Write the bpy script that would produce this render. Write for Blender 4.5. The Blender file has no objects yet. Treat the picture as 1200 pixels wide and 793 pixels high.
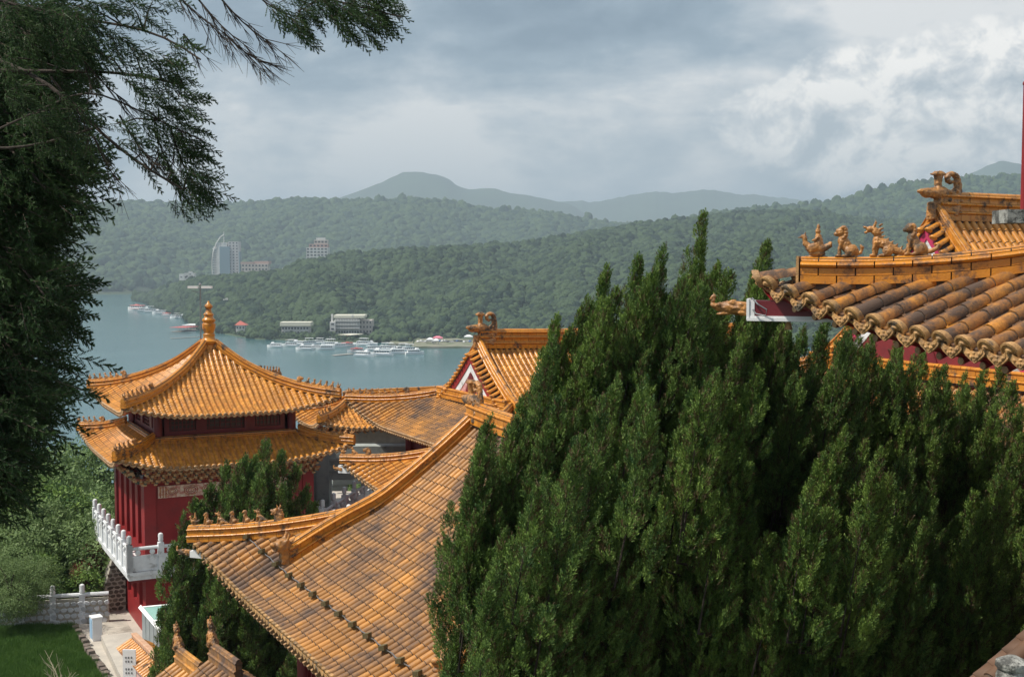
import bpy, bmesh, math, random
import numpy as np
from mathutils import Vector, Matrix, Euler, noise
R = math.radians
C = bpy.context.scene.collection
scn = bpy.context.scene

# ------------------------------------------------------------------ camera, sky, sun, exposure
F, YAW, HOR = 1480.0, R(26.8), 303.0
PITCH = math.atan((396.5 - HOR) / F)
SY, CY = math.sin(YAW), math.cos(YAW)
SP, CP = math.sin(PITCH), math.cos(PITCH)
cam = bpy.data.objects.new('camera', bpy.data.cameras.new('camera'))
C.objects.link(cam)
cam.rotation_euler = (math.pi / 2 - PITCH, 0, -YAW)
cam.data.sensor_width = 36
cam.data.lens = 36 * F / 1200
cam.data.clip_start = .2
cam.data.clip_end = 60000
scn.camera = cam
scn.view_settings.view_transform = 'Standard'
scn.view_settings.look = 'None'
scn.view_settings.exposure = 0.10
scn.view_settings.gamma = 1
scn.cycles.volume_bounces = 0
scn.cycles.max_bounces = 6
scn.cycles.transparent_max_bounces = 12

SUN = Vector((-.55, .13, .82)).normalized()          # direction towards the sun
sun = bpy.data.objects.new('sun', bpy.data.lights.new('sun', 'SUN'))
C.objects.link(sun)
sun.data.energy = 5.0
sun.data.angle = R(.55)
sun.data.color = (1, .93, .82)
sun.rotation_euler = SUN.to_track_quat('Z', 'Y').to_euler()

world = bpy.data.worlds.new('World')
scn.world = world
world.use_nodes = True


def nd(nt, typ, **kw):
    n = nt.nodes.new(typ)
    for k, v in kw.items():
        setattr(n, k, v)
    return n


def setup_world():
    nt = world.node_tree
    nt.nodes.clear()
    L = nt.links.new
    out = nd(nt, 'ShaderNodeOutputWorld')
    bg = nd(nt, 'ShaderNodeBackground')
    bg.inputs[1].default_value = .1
    L(bg.outputs[0], out.inputs[0])
    sky = nd(nt, 'ShaderNodeTexSky', sky_type='NISHITA')
    sky.sun_disc = False
    sky.sun_elevation = math.asin(SUN.z)
    sky.sun_rotation = math.atan2(SUN.x, SUN.y)
    sky.dust_density = 2
    tc = nd(nt, 'ShaderNodeTexCoord')
    # rotate so that +Y is the viewing direction, then squash the height so clouds lie in layers
    mp = nd(nt, 'ShaderNodeMapping')
    mp.vector_type = 'POINT'
    mp.inputs['Rotation'].default_value = (0, 0, YAW)
    L(tc.outputs['Generated'], mp.inputs[0])
    sep = nd(nt, 'ShaderNodeSeparateXYZ')
    L(mp.outputs[0], sep.inputs[0])

    def math_(op, a, b=None, clamp=False):
        m = nd(nt, 'ShaderNodeMath', operation=op)
        m.use_clamp = clamp
        for i, v in enumerate((a, b)):
            if v is None:
                continue
            if isinstance(v, (int, float)):
                m.inputs[i].default_value = v
            else:
                L(v, m.inputs[i])
        return m.outputs[0]

    def noise_(vec, sc, det, rough, dist=0):
        n = nd(nt, 'ShaderNodeTexNoise')
        n.inputs['Scale'].default_value = sc
        n.inputs['Detail'].default_value = det
        n.inputs['Roughness'].default_value = rough
        n.inputs['Distortion'].default_value = dist
        L(vec, n.inputs['Vector'])
        return n.outputs['Fac']

    def ramp(fac, stops):
        r = nd(nt, 'ShaderNodeValToRGB')
        while len(r.color_ramp.elements) < len(stops):
            r.color_ramp.elements.new(.5)
        for e, (p, c) in zip(r.color_ramp.elements, stops):
            e.position = p
            e.color = (*c, 1) if isinstance(c, tuple) else (c, c, c, 1)
        L(fac, r.inputs[0])
        return r.outputs[0]

    def stretch(z, off):
        m = nd(nt, 'ShaderNodeMapping')
        m.inputs['Scale'].default_value = (1, 1, z)
        m.inputs['Location'].default_value = off
        L(mp.outputs[0], m.inputs[0])
        return m.outputs[0]
    big = noise_(stretch(2.6, WOFF[0]), 3.1, 6, .55, .25)
    fine = noise_(stretch(2.0, WOFF[1]), 9.0, 8, .62, .2)
    puff = noise_(stretch(1.5, WOFF[2]), 7.0, 10, .58, .15)
    puff2 = noise_(stretch(1.5, (WOFF[2][0] + .018, WOFF[2][1], WOFF[2][2] - .03)), 7.0, 10, .58, .15)
    mixv = math_('ADD', math_('MULTIPLY', big, .72), math_('MULTIPLY', fine, .28))
    grey = ramp(mixv, [(.39, (.19, .26, .33)), (.46, (.29, .37, .44)), (.525, (.52, .57, .61)), (.58, (.84, .83, .81))])
    # heaped white cloud towards the right of the view
    du = math_('SUBTRACT', sep.outputs[0], .35)
    dz = math_('SUBTRACT', sep.outputs[2], .10)
    d2 = math_('ADD', math_('MULTIPLY', math_('MULTIPLY', du, du), 19), math_('MULTIPLY', math_('MULTIPLY', dz, dz), 120))
    lump = math_('SUBTRACT', 1.0, d2, True)

    du2 = math_('ADD', sep.outputs[0], .03)
    dz2 = math_('SUBTRACT', sep.outputs[2], .125)
    lump2 = math_('SUBTRACT', 1.0, math_('ADD', math_('MULTIPLY', math_('MULTIPLY', du2, du2), 16), math_('MULTIPLY', math_('MULTIPLY', dz2, dz2), 260)), True)

    def billow(off):
        v = nd(nt, 'ShaderNodeTexVoronoi', feature='F1')
        v.inputs['Scale'].default_value = 13
        v.inputs['Detail'].default_value = 4
        v.inputs['Roughness'].default_value = .55
        v.inputs['Lacunarity'].default_value = 2.3
        wob = nd(nt, 'ShaderNodeTexNoise')
        wob.inputs['Scale'].default_value = 14
        wob.inputs['Detail'].default_value = 3
        st_ = stretch(1.2, off)
        L(st_, wob.inputs['Vector'])
        ad = nd(nt, 'ShaderNodeVectorMath', operation='MULTIPLY_ADD')
        L(wob.outputs['Color'], ad.inputs[0])
        ad.inputs[1].default_value = (.06, .06, .06)
        L(st_, ad.inputs[2])
        L(ad.outputs[0], v.inputs['Vector'])
        return math_('SUBTRACT', 1.0, v.outputs['Distance'])
    bl = billow((.4, .7, .2))
    bl2 = billow((.4 + .008, .7, .2 - .014))
    pv = math_('ADD', math_('ADD', math_('ADD', math_('MULTIPLY', lump, .60), math_('MULTIPLY', lump2, .10)), math_('MULTIPLY', puff, .50)), math_('MULTIPLY', bl, .14))
    pm = ramp(pv, [(PT, 0.0), (PT + .05, .6), (PT + .13, 1.0)])
    pcol = ramp(math_('ADD', math_('MULTIPLY', math_('SUBTRACT', bl, bl2), .55), puff), [(.28, (.46, .51, .55)), (.47, (.74, .75, .75)), (.64, (1.12, 1.07, 1.0))])
    front = math_('GREATER_THAN', sep.outputs[1], 0)
    mx = nd(nt, 'ShaderNodeMix', data_type='RGBA')
    L(math_('MULTIPLY', pm, front), mx.inputs[0])
    L(grey, mx.inputs[6])
    L(pcol, mx.inputs[7])
    # pale low band where far cloud meets the horizon
    low = ramp(math_('ABSOLUTE', sep.outputs[2]), [(0.0, 1.0), (.14, 0.0)])
    mh = nd(nt, 'ShaderNodeMix', data_type='RGBA')
    L(math_('MULTIPLY', low, .45), mh.inputs[0])
    L(mx.outputs[2], mh.inputs[6])
    mh.inputs[7].default_value = (.42, .48, .53, 1)
    # clouds are given at display brightness: x10 for the background strength of .1
    sc = nd(nt, 'ShaderNodeVectorMath', operation='SCALE')
    L(mh.outputs[2], sc.inputs[0])
    sc.inputs[3].default_value = 10.6
    m2 = nd(nt, 'ShaderNodeMix', data_type='RGBA')
    m2.inputs[0].default_value = .90
    L(sky.outputs[0], m2.inputs[6])
    L(sc.outputs[0], m2.inputs[7])
    L(m2.outputs[2], bg.inputs[0])


PT = .50
WOFF = ((1.3, .2, 4.1), (0, 3, 0), (2.2, 1.1, .3))
setup_world()

# ------------------------------------------------------------------ projection helpers (photo pixels at a distance -> metres)


def PX(px, py, D):
    u, v = (px - 600) / F, (396.5 - py) / F
    k = D / (CP + v * SP)
    r = u * k
    return Vector((r * CY + D * SY, -r * SY + D * CY, (v * CP - SP) * k))


def on_z(px, py, z):
    D = 10.0
    for _ in range(8):
        p = PX(px, py, D)
        D *= z / p.z
    return PX(px, py, D)


# ------------------------------------------------------------------ materials
MATS = {}


def mat(name, base, rough=.6, col2=None, nscale=3.0, bump=0.0, bscale=20.0, stain=None, stain_amt=.5, stain_scale=.8, stain_w=.12,
        island=0.0, metal=0.0, spec=.5, detail=4, coat=0, trans=0, emit=None, obj_rand=0.0, stain_rough=None, aniso=(1, 1, 1)):
    m = bpy.data.materials.new(name)
    MATS[name] = m
    m.use_nodes = True
    nt = m.node_tree
    L = nt.links.new
    b = nt.nodes['Principled BSDF']
    b.inputs['Roughness'].default_value = rough
    b.inputs['Metallic'].default_value = metal
    b.inputs['Specular IOR Level'].default_value = spec
    b.inputs['Coat Weight'].default_value = coat
    b.inputs['Coat Roughness'].default_value = .15
    b.inputs['Transmission Weight'].default_value = trans
    geo = nd(nt, 'ShaderNodeNewGeometry')
    mpn = nd(nt, 'ShaderNodeMapping')
    mpn.inputs['Scale'].default_value = aniso
    L(geo.outputs['Position'], mpn.inputs[0])
    pos = mpn.outputs[0]

    def nz(sc, det=4, r=.55):
        n = nd(nt, 'ShaderNodeTexNoise')
        n.inputs['Scale'].default_value = sc
        n.inputs['Detail'].default_value = det
        n.inputs['Roughness'].default_value = r
        L(pos, n.inputs['Vector'])
        return n.outputs['Fac']

    def rmp(f, a, c):
        r = nd(nt, 'ShaderNodeMapRange')
        r.inputs[1].default_value = a
        r.inputs[2].default_value = c
        L(f, r.inputs[0])
        return r.outputs[0]

    def mixc(f, a, c):
        x = nd(nt, 'ShaderNodeMix', data_type='RGBA')
        if isinstance(f, float):
            x.inputs[0].default_value = f
        else:
            L(f, x.inputs[0])
        for i, v in ((6, a), (7, c)):
            if isinstance(v, tuple):
                x.inputs[i].default_value = (*v, 1)
            else:
                L(v, x.inputs[i])
        return x.outputs[2]
    col = base
    if col2:
        col = mixc(rmp(nz(nscale, detail), .35, .65), base, col2)
    if island or obj_rand:
        oi = nd(nt, 'ShaderNodeObjectInfo')
        ad = nd(nt, 'ShaderNodeMath', operation='ADD')
        L(oi.outputs['Random'], ad.inputs[0])
        if island:
            L(geo.outputs['Random Per Island'], ad.inputs[1])
        fr = nd(nt, 'ShaderNodeMath', operation='FRACT')
        L(ad.outputs[0], fr.inputs[0])
        amt = island or obj_rand
        mr = nd(nt, 'ShaderNodeMapRange')
        mr.inputs[3].default_value = 1 - amt
        mr.inputs[4].default_value = 1 + amt * .7
        L(fr.outputs[0], mr.inputs[0])
        h = nd(nt, 'ShaderNodeHueSaturation')
        L(mr.outputs[0], h.inputs['Value'])
        if isinstance(col, tuple):
            h.inputs['Color'].default_value = (*col, 1)
        else:
            L(col, h.inputs['Color'])
        col = h.outputs[0]
    if stain:
        f1 = nz(stain_scale, 7, .62)
        f2 = nz(stain_scale * 9, 5, .7)
        ad = nd(nt, 'ShaderNodeMath', operation='MULTIPLY_ADD')
        L(f2, ad.inputs[0])
        ad.inputs[1].default_value = .35
        L(f1, ad.inputs[2])
        f = rmp(ad.outputs[0], .80 - .25 * stain_amt, .80 + stain_w - .25 * stain_amt)
        col = mixc(f, col, stain)
        if stain_rough:
            r2 = nd(nt, 'ShaderNodeMapRange')
            r2.inputs[3].default_value = rough
            r2.inputs[4].default_value = stain_rough
            L(f, r2.inputs[0])
            L(r2.outputs[0], b.inputs['Roughness'])
    if isinstance(col, tuple):
        b.inputs['Base Color'].default_value = (*col, 1)
    else:
        L(col, b.inputs['Base Color'])
    if bump:
        bp = nd(nt, 'ShaderNodeBump')
        bp.inputs['Strength'].default_value = 1
        bp.inputs['Distance'].default_value = bump
        L(nz(bscale, 5, .6), bp.inputs['Height'])
        L(bp.outputs[0], b.inputs['Normal'])
    if emit:
        b.inputs['Emission Color'].default_value = (*emit[:3], 1)
        b.inputs['Emission Strength'].default_value = emit[3]
    return m


GLZ = mat('glazed tile', (.60, .265, .045), .30, (.48, .19, .03), 2.5, island=.28, stain=(.20, .11, .05), stain_amt=.2, stain_w=.3, stain_scale=1.1, stain_rough=.75, bump=.004, bscale=30)
GLZ_N = mat('weathered glazed tile', (.50, .228, .046), .40, (.40, .185, .050), .5, island=.34, stain=(.12, .078, .058), stain_amt=.80, stain_w=.20, stain_scale=.6, stain_rough=.85, bump=.004, bscale=30)
GLZ_C = mat('glazed tile with lichen', (.56, .235, .030), .30, (.42, .155, .025), 4, island=.25, stain=(.085, .052, .036), stain_amt=1.30, stain_w=.26, stain_scale=2.6, stain_rough=.85, bump=.006, bscale=45)
GLZ_CR = mat('glazed ridge tile with lichen', (.60, .235, .02), .28, (.50, .18, .02), 4, island=.14, stain=(.075, .05, .038), stain_amt=.50, stain_scale=2.0, stain_rough=.85, bump=.005, bscale=45)
GLZ_R = mat('glazed ridge tile', (.60, .25, .03), .28, (.50, .18, .02), 5, island=.16, stain=(.075, .05, .035), stain_amt=.34, stain_scale=2.2, stain_rough=.8, bump=.005, bscale=30)
MORT = mat('lime mortar', (.055, .042, .035), .95, (.10, .08, .065), 6)
TIP = mat('moulded eave tile', (.56, .32, .12), .45, (.34, .19, .08), 18, island=.25, stain=(.14, .11, .08), stain_amt=.4, stain_scale=6, stain_rough=.9, bump=.012, bscale=55)
TIP_P = mat('moulded eave tile pale', (.44, .27, .13), .5, (.34, .2, .1), 8, island=.3, bump=.01, bscale=30)
ORN = mat('glazed ornament', (.52, .235, .06), .36, (.24, .12, .05), 9, stain=(.09, .065, .045), stain_amt=.5, stain_scale=3, stain_rough=.8, bump=.012, bscale=26)
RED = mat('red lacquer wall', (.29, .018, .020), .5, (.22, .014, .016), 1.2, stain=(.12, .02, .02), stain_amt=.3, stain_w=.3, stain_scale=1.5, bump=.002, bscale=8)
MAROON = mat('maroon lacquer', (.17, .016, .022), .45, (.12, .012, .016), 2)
DKRED = mat('dark red board', (.20, .018, .02), .6, (.15, .015, .02), 3)
PINK = mat('pink gable board', (.62, .36, .34), .6, (.36, .10, .11), 6)
MAG = mat('magenta board', (.45, .03, .10), .55)
WHITE = mat('white stone', (.74, .76, .78), .6, (.62, .64, .66), 4, stain=(.34, .34, .33), stain_amt=.25, stain_scale=2)
WHITEP = mat('white paint', (.78, .79, .80), .5)
GREYC = mat('grey concrete', (.36, .39, .37), .85, (.27, .30, .29), 2.0, stain=(.18, .20, .19), stain_amt=.25, stain_scale=.7, bump=.01, bscale=6)
SLAB = mat('weathered concrete', (.40, .40, .37), .9, (.22, .22, .2), 9, stain=(.07, .07, .065), stain_amt=.75, stain_scale=6, bump=.01, bscale=40)
DARKW = mat('dark window lattice', (.03, .03, .028), .35, (.06, .055, .045), 20)
GREENB = mat('blue green bracket paint', (.045, .085, .085), .6, (.11, .10, .06), 12)
GOLDB = mat('gold bracket paint', (.48, .22, .07), .6, (.20, .03, .03), 10)
PAINTED = mat('painted beam panel', (.66, .56, .44), .6, (.45, .16, .13), 9, detail=2)
BARK = mat('bark', (.030, .022, .017), .95, (.05, .038, .03), 8, bump=.02, bscale=18)
TWIG = mat('dry twig', (.09, .065, .05), .95)
PAVE = mat('pale paving', (.50, .46, .40), .9, (.40, .37, .33), 1.5, bump=.004)
METAL = mat('galvanised metal', (.26, .27, .28), .4, metal=.7)
DKMET = mat('dark metal', (.05, .05, .055), .5, metal=.3)
TEAL = mat('teal glass canopy', (.22, .42, .38), .18, (.30, .50, .45), 1)
GREYP = mat('grey corrugated panel', (.30, .33, .34), .6, (.24, .27, .28), 2)


def leafmat(name, a, b, rough=.55, tl=.25, bumpy=0):
    m = bpy.data.materials.new(name)
    m.use_nodes = True
    nt = m.node_tree
    L = nt.links.new
    p = nt.nodes['Principled BSDF']
    p.inputs['Roughness'].default_value = rough
    p.inputs['Specular IOR Level'].default_value = .25
    oi = nd(nt, 'ShaderNodeObjectInfo')
    geo = nd(nt, 'ShaderNodeNewGeometry')
    ad = nd(nt, 'ShaderNodeMath', operation='ADD')
    L(oi.outputs['Random'], ad.inputs[0])
    L(geo.outputs['Random Per Island'], ad.inputs[1])
    hf = nd(nt, 'ShaderNodeMath', operation='MULTIPLY')
    L(ad.outputs[0], hf.inputs[0])
    hf.inputs[1].default_value = .5
    n = nd(nt, 'ShaderNodeTexNoise')
    n.inputs['Scale'].default_value = 2.2
    L(geo.outputs['Position'], n.inputs['Vector'])
    av = nd(nt, 'ShaderNodeMath', operation='ADD')
    L(hf.outputs[0], av.inputs[0])
    L(n.outputs['Fac'], av.inputs[1])
    mr = nd(nt, 'ShaderNodeMapRange')
    mr.inputs[1].default_value = .6
    mr.inputs[2].default_value = 1.4
    L(av.outputs[0], mr.inputs[0])
    x = nd(nt, 'ShaderNodeMix', data_type='RGBA')
    L(mr.outputs[0], x.inputs[0])
    x.inputs[6].default_value = (*a, 1)
    x.inputs[7].default_value = (*b, 1)
    L(x.outputs[2], p.inputs['Base Color'])
    if bumpy:
        mr.inputs[1].default_value, mr.inputs[2].default_value = .72, 1.22
        nb = nd(nt, 'ShaderNodeTexNoise')
        nb.inputs['Scale'].default_value = .55
        nb.inputs['Detail'].default_value = 3
        L(geo.outputs['Position'], nb.inputs['Vector'])
        bp = nd(nt, 'ShaderNodeBump')
        bp.inputs['Distance'].default_value = 2.6
        L(nb.outputs['Fac'], bp.inputs['Height'])
        L(bp.outputs[0], p.inputs['Normal'])
        p.inputs['Roughness'].default_value = .9
        n.inputs['Scale'].default_value = .03
    t = nd(nt, 'ShaderNodeBsdfTranslucent')
    L(x.outputs[2], t.inputs[0])
    ms = nd(nt, 'ShaderNodeMixShader')
    ms.inputs[0].default_value = tl
    L(p.outputs[0], ms.inputs[1])
    L(t.outputs[0], ms.inputs[2])
    L(ms.outputs[0], nt.nodes['Material Output'].inputs[0])
    MATS[name] = m
    return m


JUN = leafmat('juniper foliage', (.036, .092, .024), (.235, .345, .070), tl=.18)
JUN2 = leafmat('juniper foliage dark', (.034, .088, .026), (.200, .305, .068), tl=.18)
PINE = leafmat('conifer needles', (.020, .050, .022), (.070, .125, .042), tl=.3)
BROAD = leafmat('broad leaves', (.09, .16, .05), (.22, .31, .12))
GREYL = leafmat('grey green shrub leaves', (.085, .145, .045), (.19, .27, .10))
REDL = leafmat('red shrub leaves', (.22, .03, .025), (.10, .08, .04))
GRASS = leafmat('grass blades', (.05, .12, .022), (.10, .19, .04))
FOREST = leafmat('far forest canopy', (.011, .029, .018), (.058, .094, .043), tl=.0, bumpy=1)
FOREST2 = leafmat('far forest canopy in the valley', (.016, .042, .026), (.065, .105, .045), tl=.0, bumpy=1)

# ------------------------------------------------------------------ mesh builders


def fan(n):
    return [2 * math.pi * i / n for i in range(n)]


class MB:
    def __init__(s):
        s.v, s.f, s.m = [], [], []

    def quadstrip(s, ringa, ringb, closed, mi):
        n = len(ringa)
        for i in range(n if closed else n - 1):
            j = (i + 1) % n
            s.f.append((ringa[i], ringa[j], ringb[j], ringb[i]))
            s.m.append(mi)

    def ring(s, pts):
        a = len(s.v)
        s.v += [tuple(p) for p in pts]
        return list(range(a, a + len(pts)))

    def poly(s, pts, mi=0):
        r = s.ring(pts)
        s.f.append(tuple(r))
        s.m.append(mi)

    def box(s, c, size, rz=0, mi=0, M=None, taper=1.0):
        c = Vector(c)
        hx, hy, hz = size[0] / 2, size[1] / 2, size[2] / 2
        rot = Matrix.Rotation(rz, 3, 'Z') if M is None else M
        P = []
        for z in (-hz, hz):
            k = 1 if z < 0 else taper
            for x, y in ((-hx, -hy), (hx, -hy), (hx, hy), (-hx, hy)):
                P.append(c + rot @ Vector((x * k, y * k, z)))
        r = s.ring(P)
        for f in ((0, 3, 2, 1), (4, 5, 6, 7), (0, 1, 5, 4), (1, 2, 6, 5), (2, 3, 7, 6), (3, 0, 4, 7)):
            s.f.append(tuple(r[i] for i in f))
            s.m.append(mi)

    def tube(s, path, radii, n=6, mi=0, cap=True, flat=1.0):
        path = [Vector(p) for p in path]
        if isinstance(radii, (int, float)):
            radii = [radii] * len(path)
        prev = None
        first = None
        up = Vector((0, 0, 1))
        for i, p in enumerate(path):
            d = (path[min(i + 1, len(path) - 1)] - path[max(i - 1, 0)])
            if d.length < 1e-9:
                d = Vector((0, 0, 1))
            d.normalize()
            a = d.cross(up)
            if a.length < .15:
                a = d.cross(Vector((0, 1, 0)))
            a.normalize()
            b = a.cross(d)
            r = s.ring([p + a * (math.cos(t) * radii[i] * flat) + b * (math.sin(t) * radii[i]) for t in fan(n)])
            if prev:
                s.quadstrip(prev, r, True, mi)
            else:
                first = r
            prev = r
        if cap:
            s.f.append(tuple(reversed(first)))
            s.m.append(mi)
            s.f.append(tuple(prev))
            s.m.append(mi)

    def lathe(s, prof, c=(0, 0, 0), n=16, mi=0):
        c = Vector(c)
        prev = None
        for r, z in prof:
            g = s.ring([c + Vector((r * math.cos(t), r * math.sin(t), z)) for t in fan(n)])
            if prev:
                s.quadstrip(prev, g, True, mi)
            else:
                s.f.append(tuple(reversed(g)))
                s.m.append(mi)
            prev = g
        s.f.append(tuple(prev))
        s.m.append(mi)

    def ell(s, c, r, rot=None, n=10, k=7, mi=0):
        c = Vector(c)
        rot = Euler(rot).to_matrix() if rot else Matrix.Identity(3)
        prev = None
        for j in range(1, k):
            th = math.pi * j / k
            g = s.ring([c + rot @ Vector((r[0] * math.sin(th) * math.cos(t), r[1] * math.sin(th) * math.sin(t), -r[2] * math.cos(th))) for t in fan(n)])
            if prev:
                s.quadstrip(prev, g, True, mi)
            else:
                b = s.ring([c + rot @ Vector((0, 0, -r[2]))])[0]
                for i in range(n):
                    s.f.append((b, g[(i + 1) % n], g[i]))
                    s.m.append(mi)
            prev = g
        b = s.ring([c + rot @ Vector((0, 0, r[2]))])[0]
        for i in range(n):
            s.f.append((b, prev[i], prev[(i + 1) % n]))
            s.m.append(mi)

    def prism(s, outline, a, b, mi=0):
        """outline: points; a,b: offset vectors of the two ends"""
        A = s.ring([Vector(p) + a for p in outline])
        B = s.ring([Vector(p) + b for p in outline])
        s.quadstrip(A, B, True, mi)
        s.f.append(tuple(reversed(A)))
        s.m.append(mi)
        s.f.append(tuple(B))
        s.m.append(mi)

    def mesh(s, name, mats, smooth=False):
        me = bpy.data.meshes.new(name)
        me.from_pydata(s.v, [], s.f)
        for m in (mats if isinstance(mats, (list, tuple)) else [mats]):
            me.materials.append(m)
        me.polygons.foreach_set('material_index', s.m)
        if smooth:
            me.polygons.foreach_set('use_smooth', [True] * len(s.f))
            try:
                me.set_sharp_from_angle(angle=R(42))
            except Exception:
                pass
        me.update()
        return me

    def build(s, name, mats, parent=None, smooth=False, **tags):
        if not s.v:
            return None
        return mk(name, s.mesh(name, mats, smooth), parent, **tags)


WLD = {}


def mk(name, data, parent=None, M=None, local=False, **tags):
    """link an object; without 'local' its coordinates are world coordinates"""
    o = bpy.data.objects.new(name, data)
    C.objects.link(o)
    if M is not None:
        o.matrix_basis = M
    if parent is not None:
        o.parent = parent
        if not local:
            o.matrix_parent_inverse = WLD.get(parent.name, Matrix.Identity(4)).inverted()
    WLD[o.name] = (M.copy() if M is not None else Matrix.Identity(4)) if not (local and parent) else WLD.get(parent.name, Matrix.Identity(4)) @ (M if M is not None else Matrix.Identity(4))
    for k, v in tags.items():
        o[k] = v
    return o


def thing(name, label, cat, loc=(0, 0, 0), rz=0, group=None):
    M = Matrix.Translation(Vector(loc)) @ Matrix.Rotation(rz, 4, 'Z')
    o = mk(name, None, None, M, label=label, category=cat)
    o.empty_display_size = .3
    if group:
        o['group'] = group
    return o


def tag(o, label, cat, group=None):
    o['label'] = label
    o['category'] = cat
    if group:
        o['group'] = group
    return o


class Batch:
    """many transformed copies of small template meshes joined into one mesh"""
    def __init__(s):
        s.items = []

    def add(s, tpl, M):
        s.items.append((tpl, M))

    def mesh(s, name, mats, smooth=False):
        V, LP, LS, LT, MI = [], [], [], [], []
        nv = nl = 0
        by = {}
        for t, M in s.items:
            by.setdefault(id(t), (t, []))[1].append(np.array(M))
        for t, Ms in by.values():
            tv = np.array(t.v)
            hv = np.concatenate([tv, np.ones((len(tv), 1))], 1)
            lens = np.array([len(f) for f in t.f])
            flat = np.concatenate([np.array(f) for f in t.f])
            Ms = np.array(Ms)
            P = np.einsum('kij,nj->kni', Ms[:, :3, :], hv)
            k = len(Ms)
            V.append(P.reshape(-1, 3))
            offs = nv + np.arange(k) * len(tv)
            LP.append((flat[None, :] + offs[:, None]).reshape(-1))
            st = np.concatenate([[0], np.cumsum(lens)[:-1]])
            LS.append((st[None, :] + (nl + np.arange(k) * len(flat))[:, None]).reshape(-1))
            LT.append(np.tile(lens, k))
            MI.append(np.tile(np.array(t.m), k))
            nv += len(tv) * k
            nl += len(flat) * k
        V, LP, LS, LT, MI = [np.concatenate(a) for a in (V, LP, LS, LT, MI)]
        me = bpy.data.meshes.new(name)
        me.vertices.add(len(V))
        me.vertices.foreach_set('co', V.astype(np.float32).ravel())
        me.loops.add(len(LP))
        me.loops.foreach_set('vertex_index', LP.astype(np.int32))
        me.polygons.add(len(LS))
        me.polygons.foreach_set('loop_start', LS.astype(np.int32))
        me.polygons.foreach_set('loop_total', LT.astype(np.int32))
        me.polygons.foreach_set('material_index', MI.astype(np.int32))
        if smooth:
            me.polygons.foreach_set('use_smooth', np.ones(len(LS), bool))
        me.update(calc_edges=True)
        for m in mats:
            me.materials.append(m)
        if smooth:
            try:
                me.set_sharp_from_angle(angle=R(42))
            except Exception:
                pass
        return me

    def build(s, name, mats, parent, smooth=False, **tags):
        if s.items:
            return mk(name, s.mesh(name, mats, smooth), parent, **tags)


def sculpt(name, mb, voxel, matl, disp=0.0, dscale=8.0, smooth=2):
    """fuse overlapping lumps and tubes into one continuous carved body"""
    me = mb.mesh(name + '_raw', matl)
    o = bpy.data.objects.new(name + '_raw', me)
    C.objects.link(o)
    m = o.modifiers.new('r', 'REMESH')
    m.mode = 'VOXEL'
    m.voxel_size = voxel
    m.use_smooth_shade = True
    if smooth:
        sm = o.modifiers.new('s', 'SMOOTH')
        sm.iterations = smooth
        sm.factor = .5
    dg = bpy.context.evaluated_depsgraph_get()
    new = bpy.data.meshes.new_from_object(o.evaluated_get(dg))
    bpy.data.objects.remove(o)
    bpy.data.meshes.remove(me)
    new.name = name
    if disp:
        for v in new.vertices:
            n = v.normal
            q = v.co * dscale
            v.co = v.co + n * disp * (noise.noise(q) + .5 * noise.noise(q * 2.3))
    new.materials.clear()
    new.materials.append(matl)
    new.polygons.foreach_set('use_smooth', [True] * len(new.polygons))
    return new

# ------------------------------------------------------------------ Chinese roof kit
FACES = {'W': ((0, 1), (-1, 0)), 'E': ((0, 1), (1, 0)), 'S': ((1, 0), (0, -1)), 'N': ((1, 0), (0, 1))}


class Roof:
    def __init__(s, x0, x1, y0, y1, ze, H, T, k=.5, U=.5, Lc=3.0, Fl=.3, Tl=3.0, pw=2.2):
        s.x0, s.x1, s.y0, s.y1, s.ze, s.H, s.T, s.k, s.U, s.Lc, s.Fl, s.Tl, s.pw = x0, x1, y0, y1, ze, H, T, k, U, Lc, Fl, Tl, pw
        s.org = {'W': (x0, y0), 'E': (x1, y0), 'S': (x0, y0), 'N': (x0, y1)}
        s.W = {'W': y1 - y0, 'E': y1 - y0, 'S': x1 - x0, 'N': x1 - x0}

    def pt(s, face, q, t, dz=0.0):
        e, n = FACES[face]
        ox, oy = s.org[face]
        W = s.W[face]
        sp = min(q, W - q)
        c = max(0, sp - t)
        w = max(0, 1 - c / s.Lc) ** s.pw * max(0, 1 - max(t, 0) / s.Tl) ** 1.3
        sg = -1 if q < W / 2 else 1
        x = ox + e[0] * q - n[0] * t + n[0] * s.Fl * w + e[0] * sg * s.Fl * w
        y = oy + e[1] * q - n[1] * t + n[1] * s.Fl * w + e[1] * sg * s.Fl * w
        tau = t / s.T
        z = s.ze + s.H * (s.k * tau + (1 - s.k) * tau * abs(tau)) + s.U * w
        return Vector((x, y, z + dz))

    def hip(s, face, end, t0, t1, n=14, dz=0.0):
        W = s.W[face]
        return [s.pt(face, t if end == 0 else W - t, t, dz) for t in [t0 + (t1 - t0) * i / n for i in range(n + 1)]]

    def line(s, face, q, t0, t1, n=14, dz=0.0):
        return [s.pt(face, q, t0 + (t1 - t0) * i / n, dz) for i in range(n + 1)]

    def eave(s, face, q0, q1, n=30, t=0.0, dz=0.0):
        return [s.pt(face, q0 + (q1 - q0) * i / n, t, dz) for i in range(n + 1)]


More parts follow.
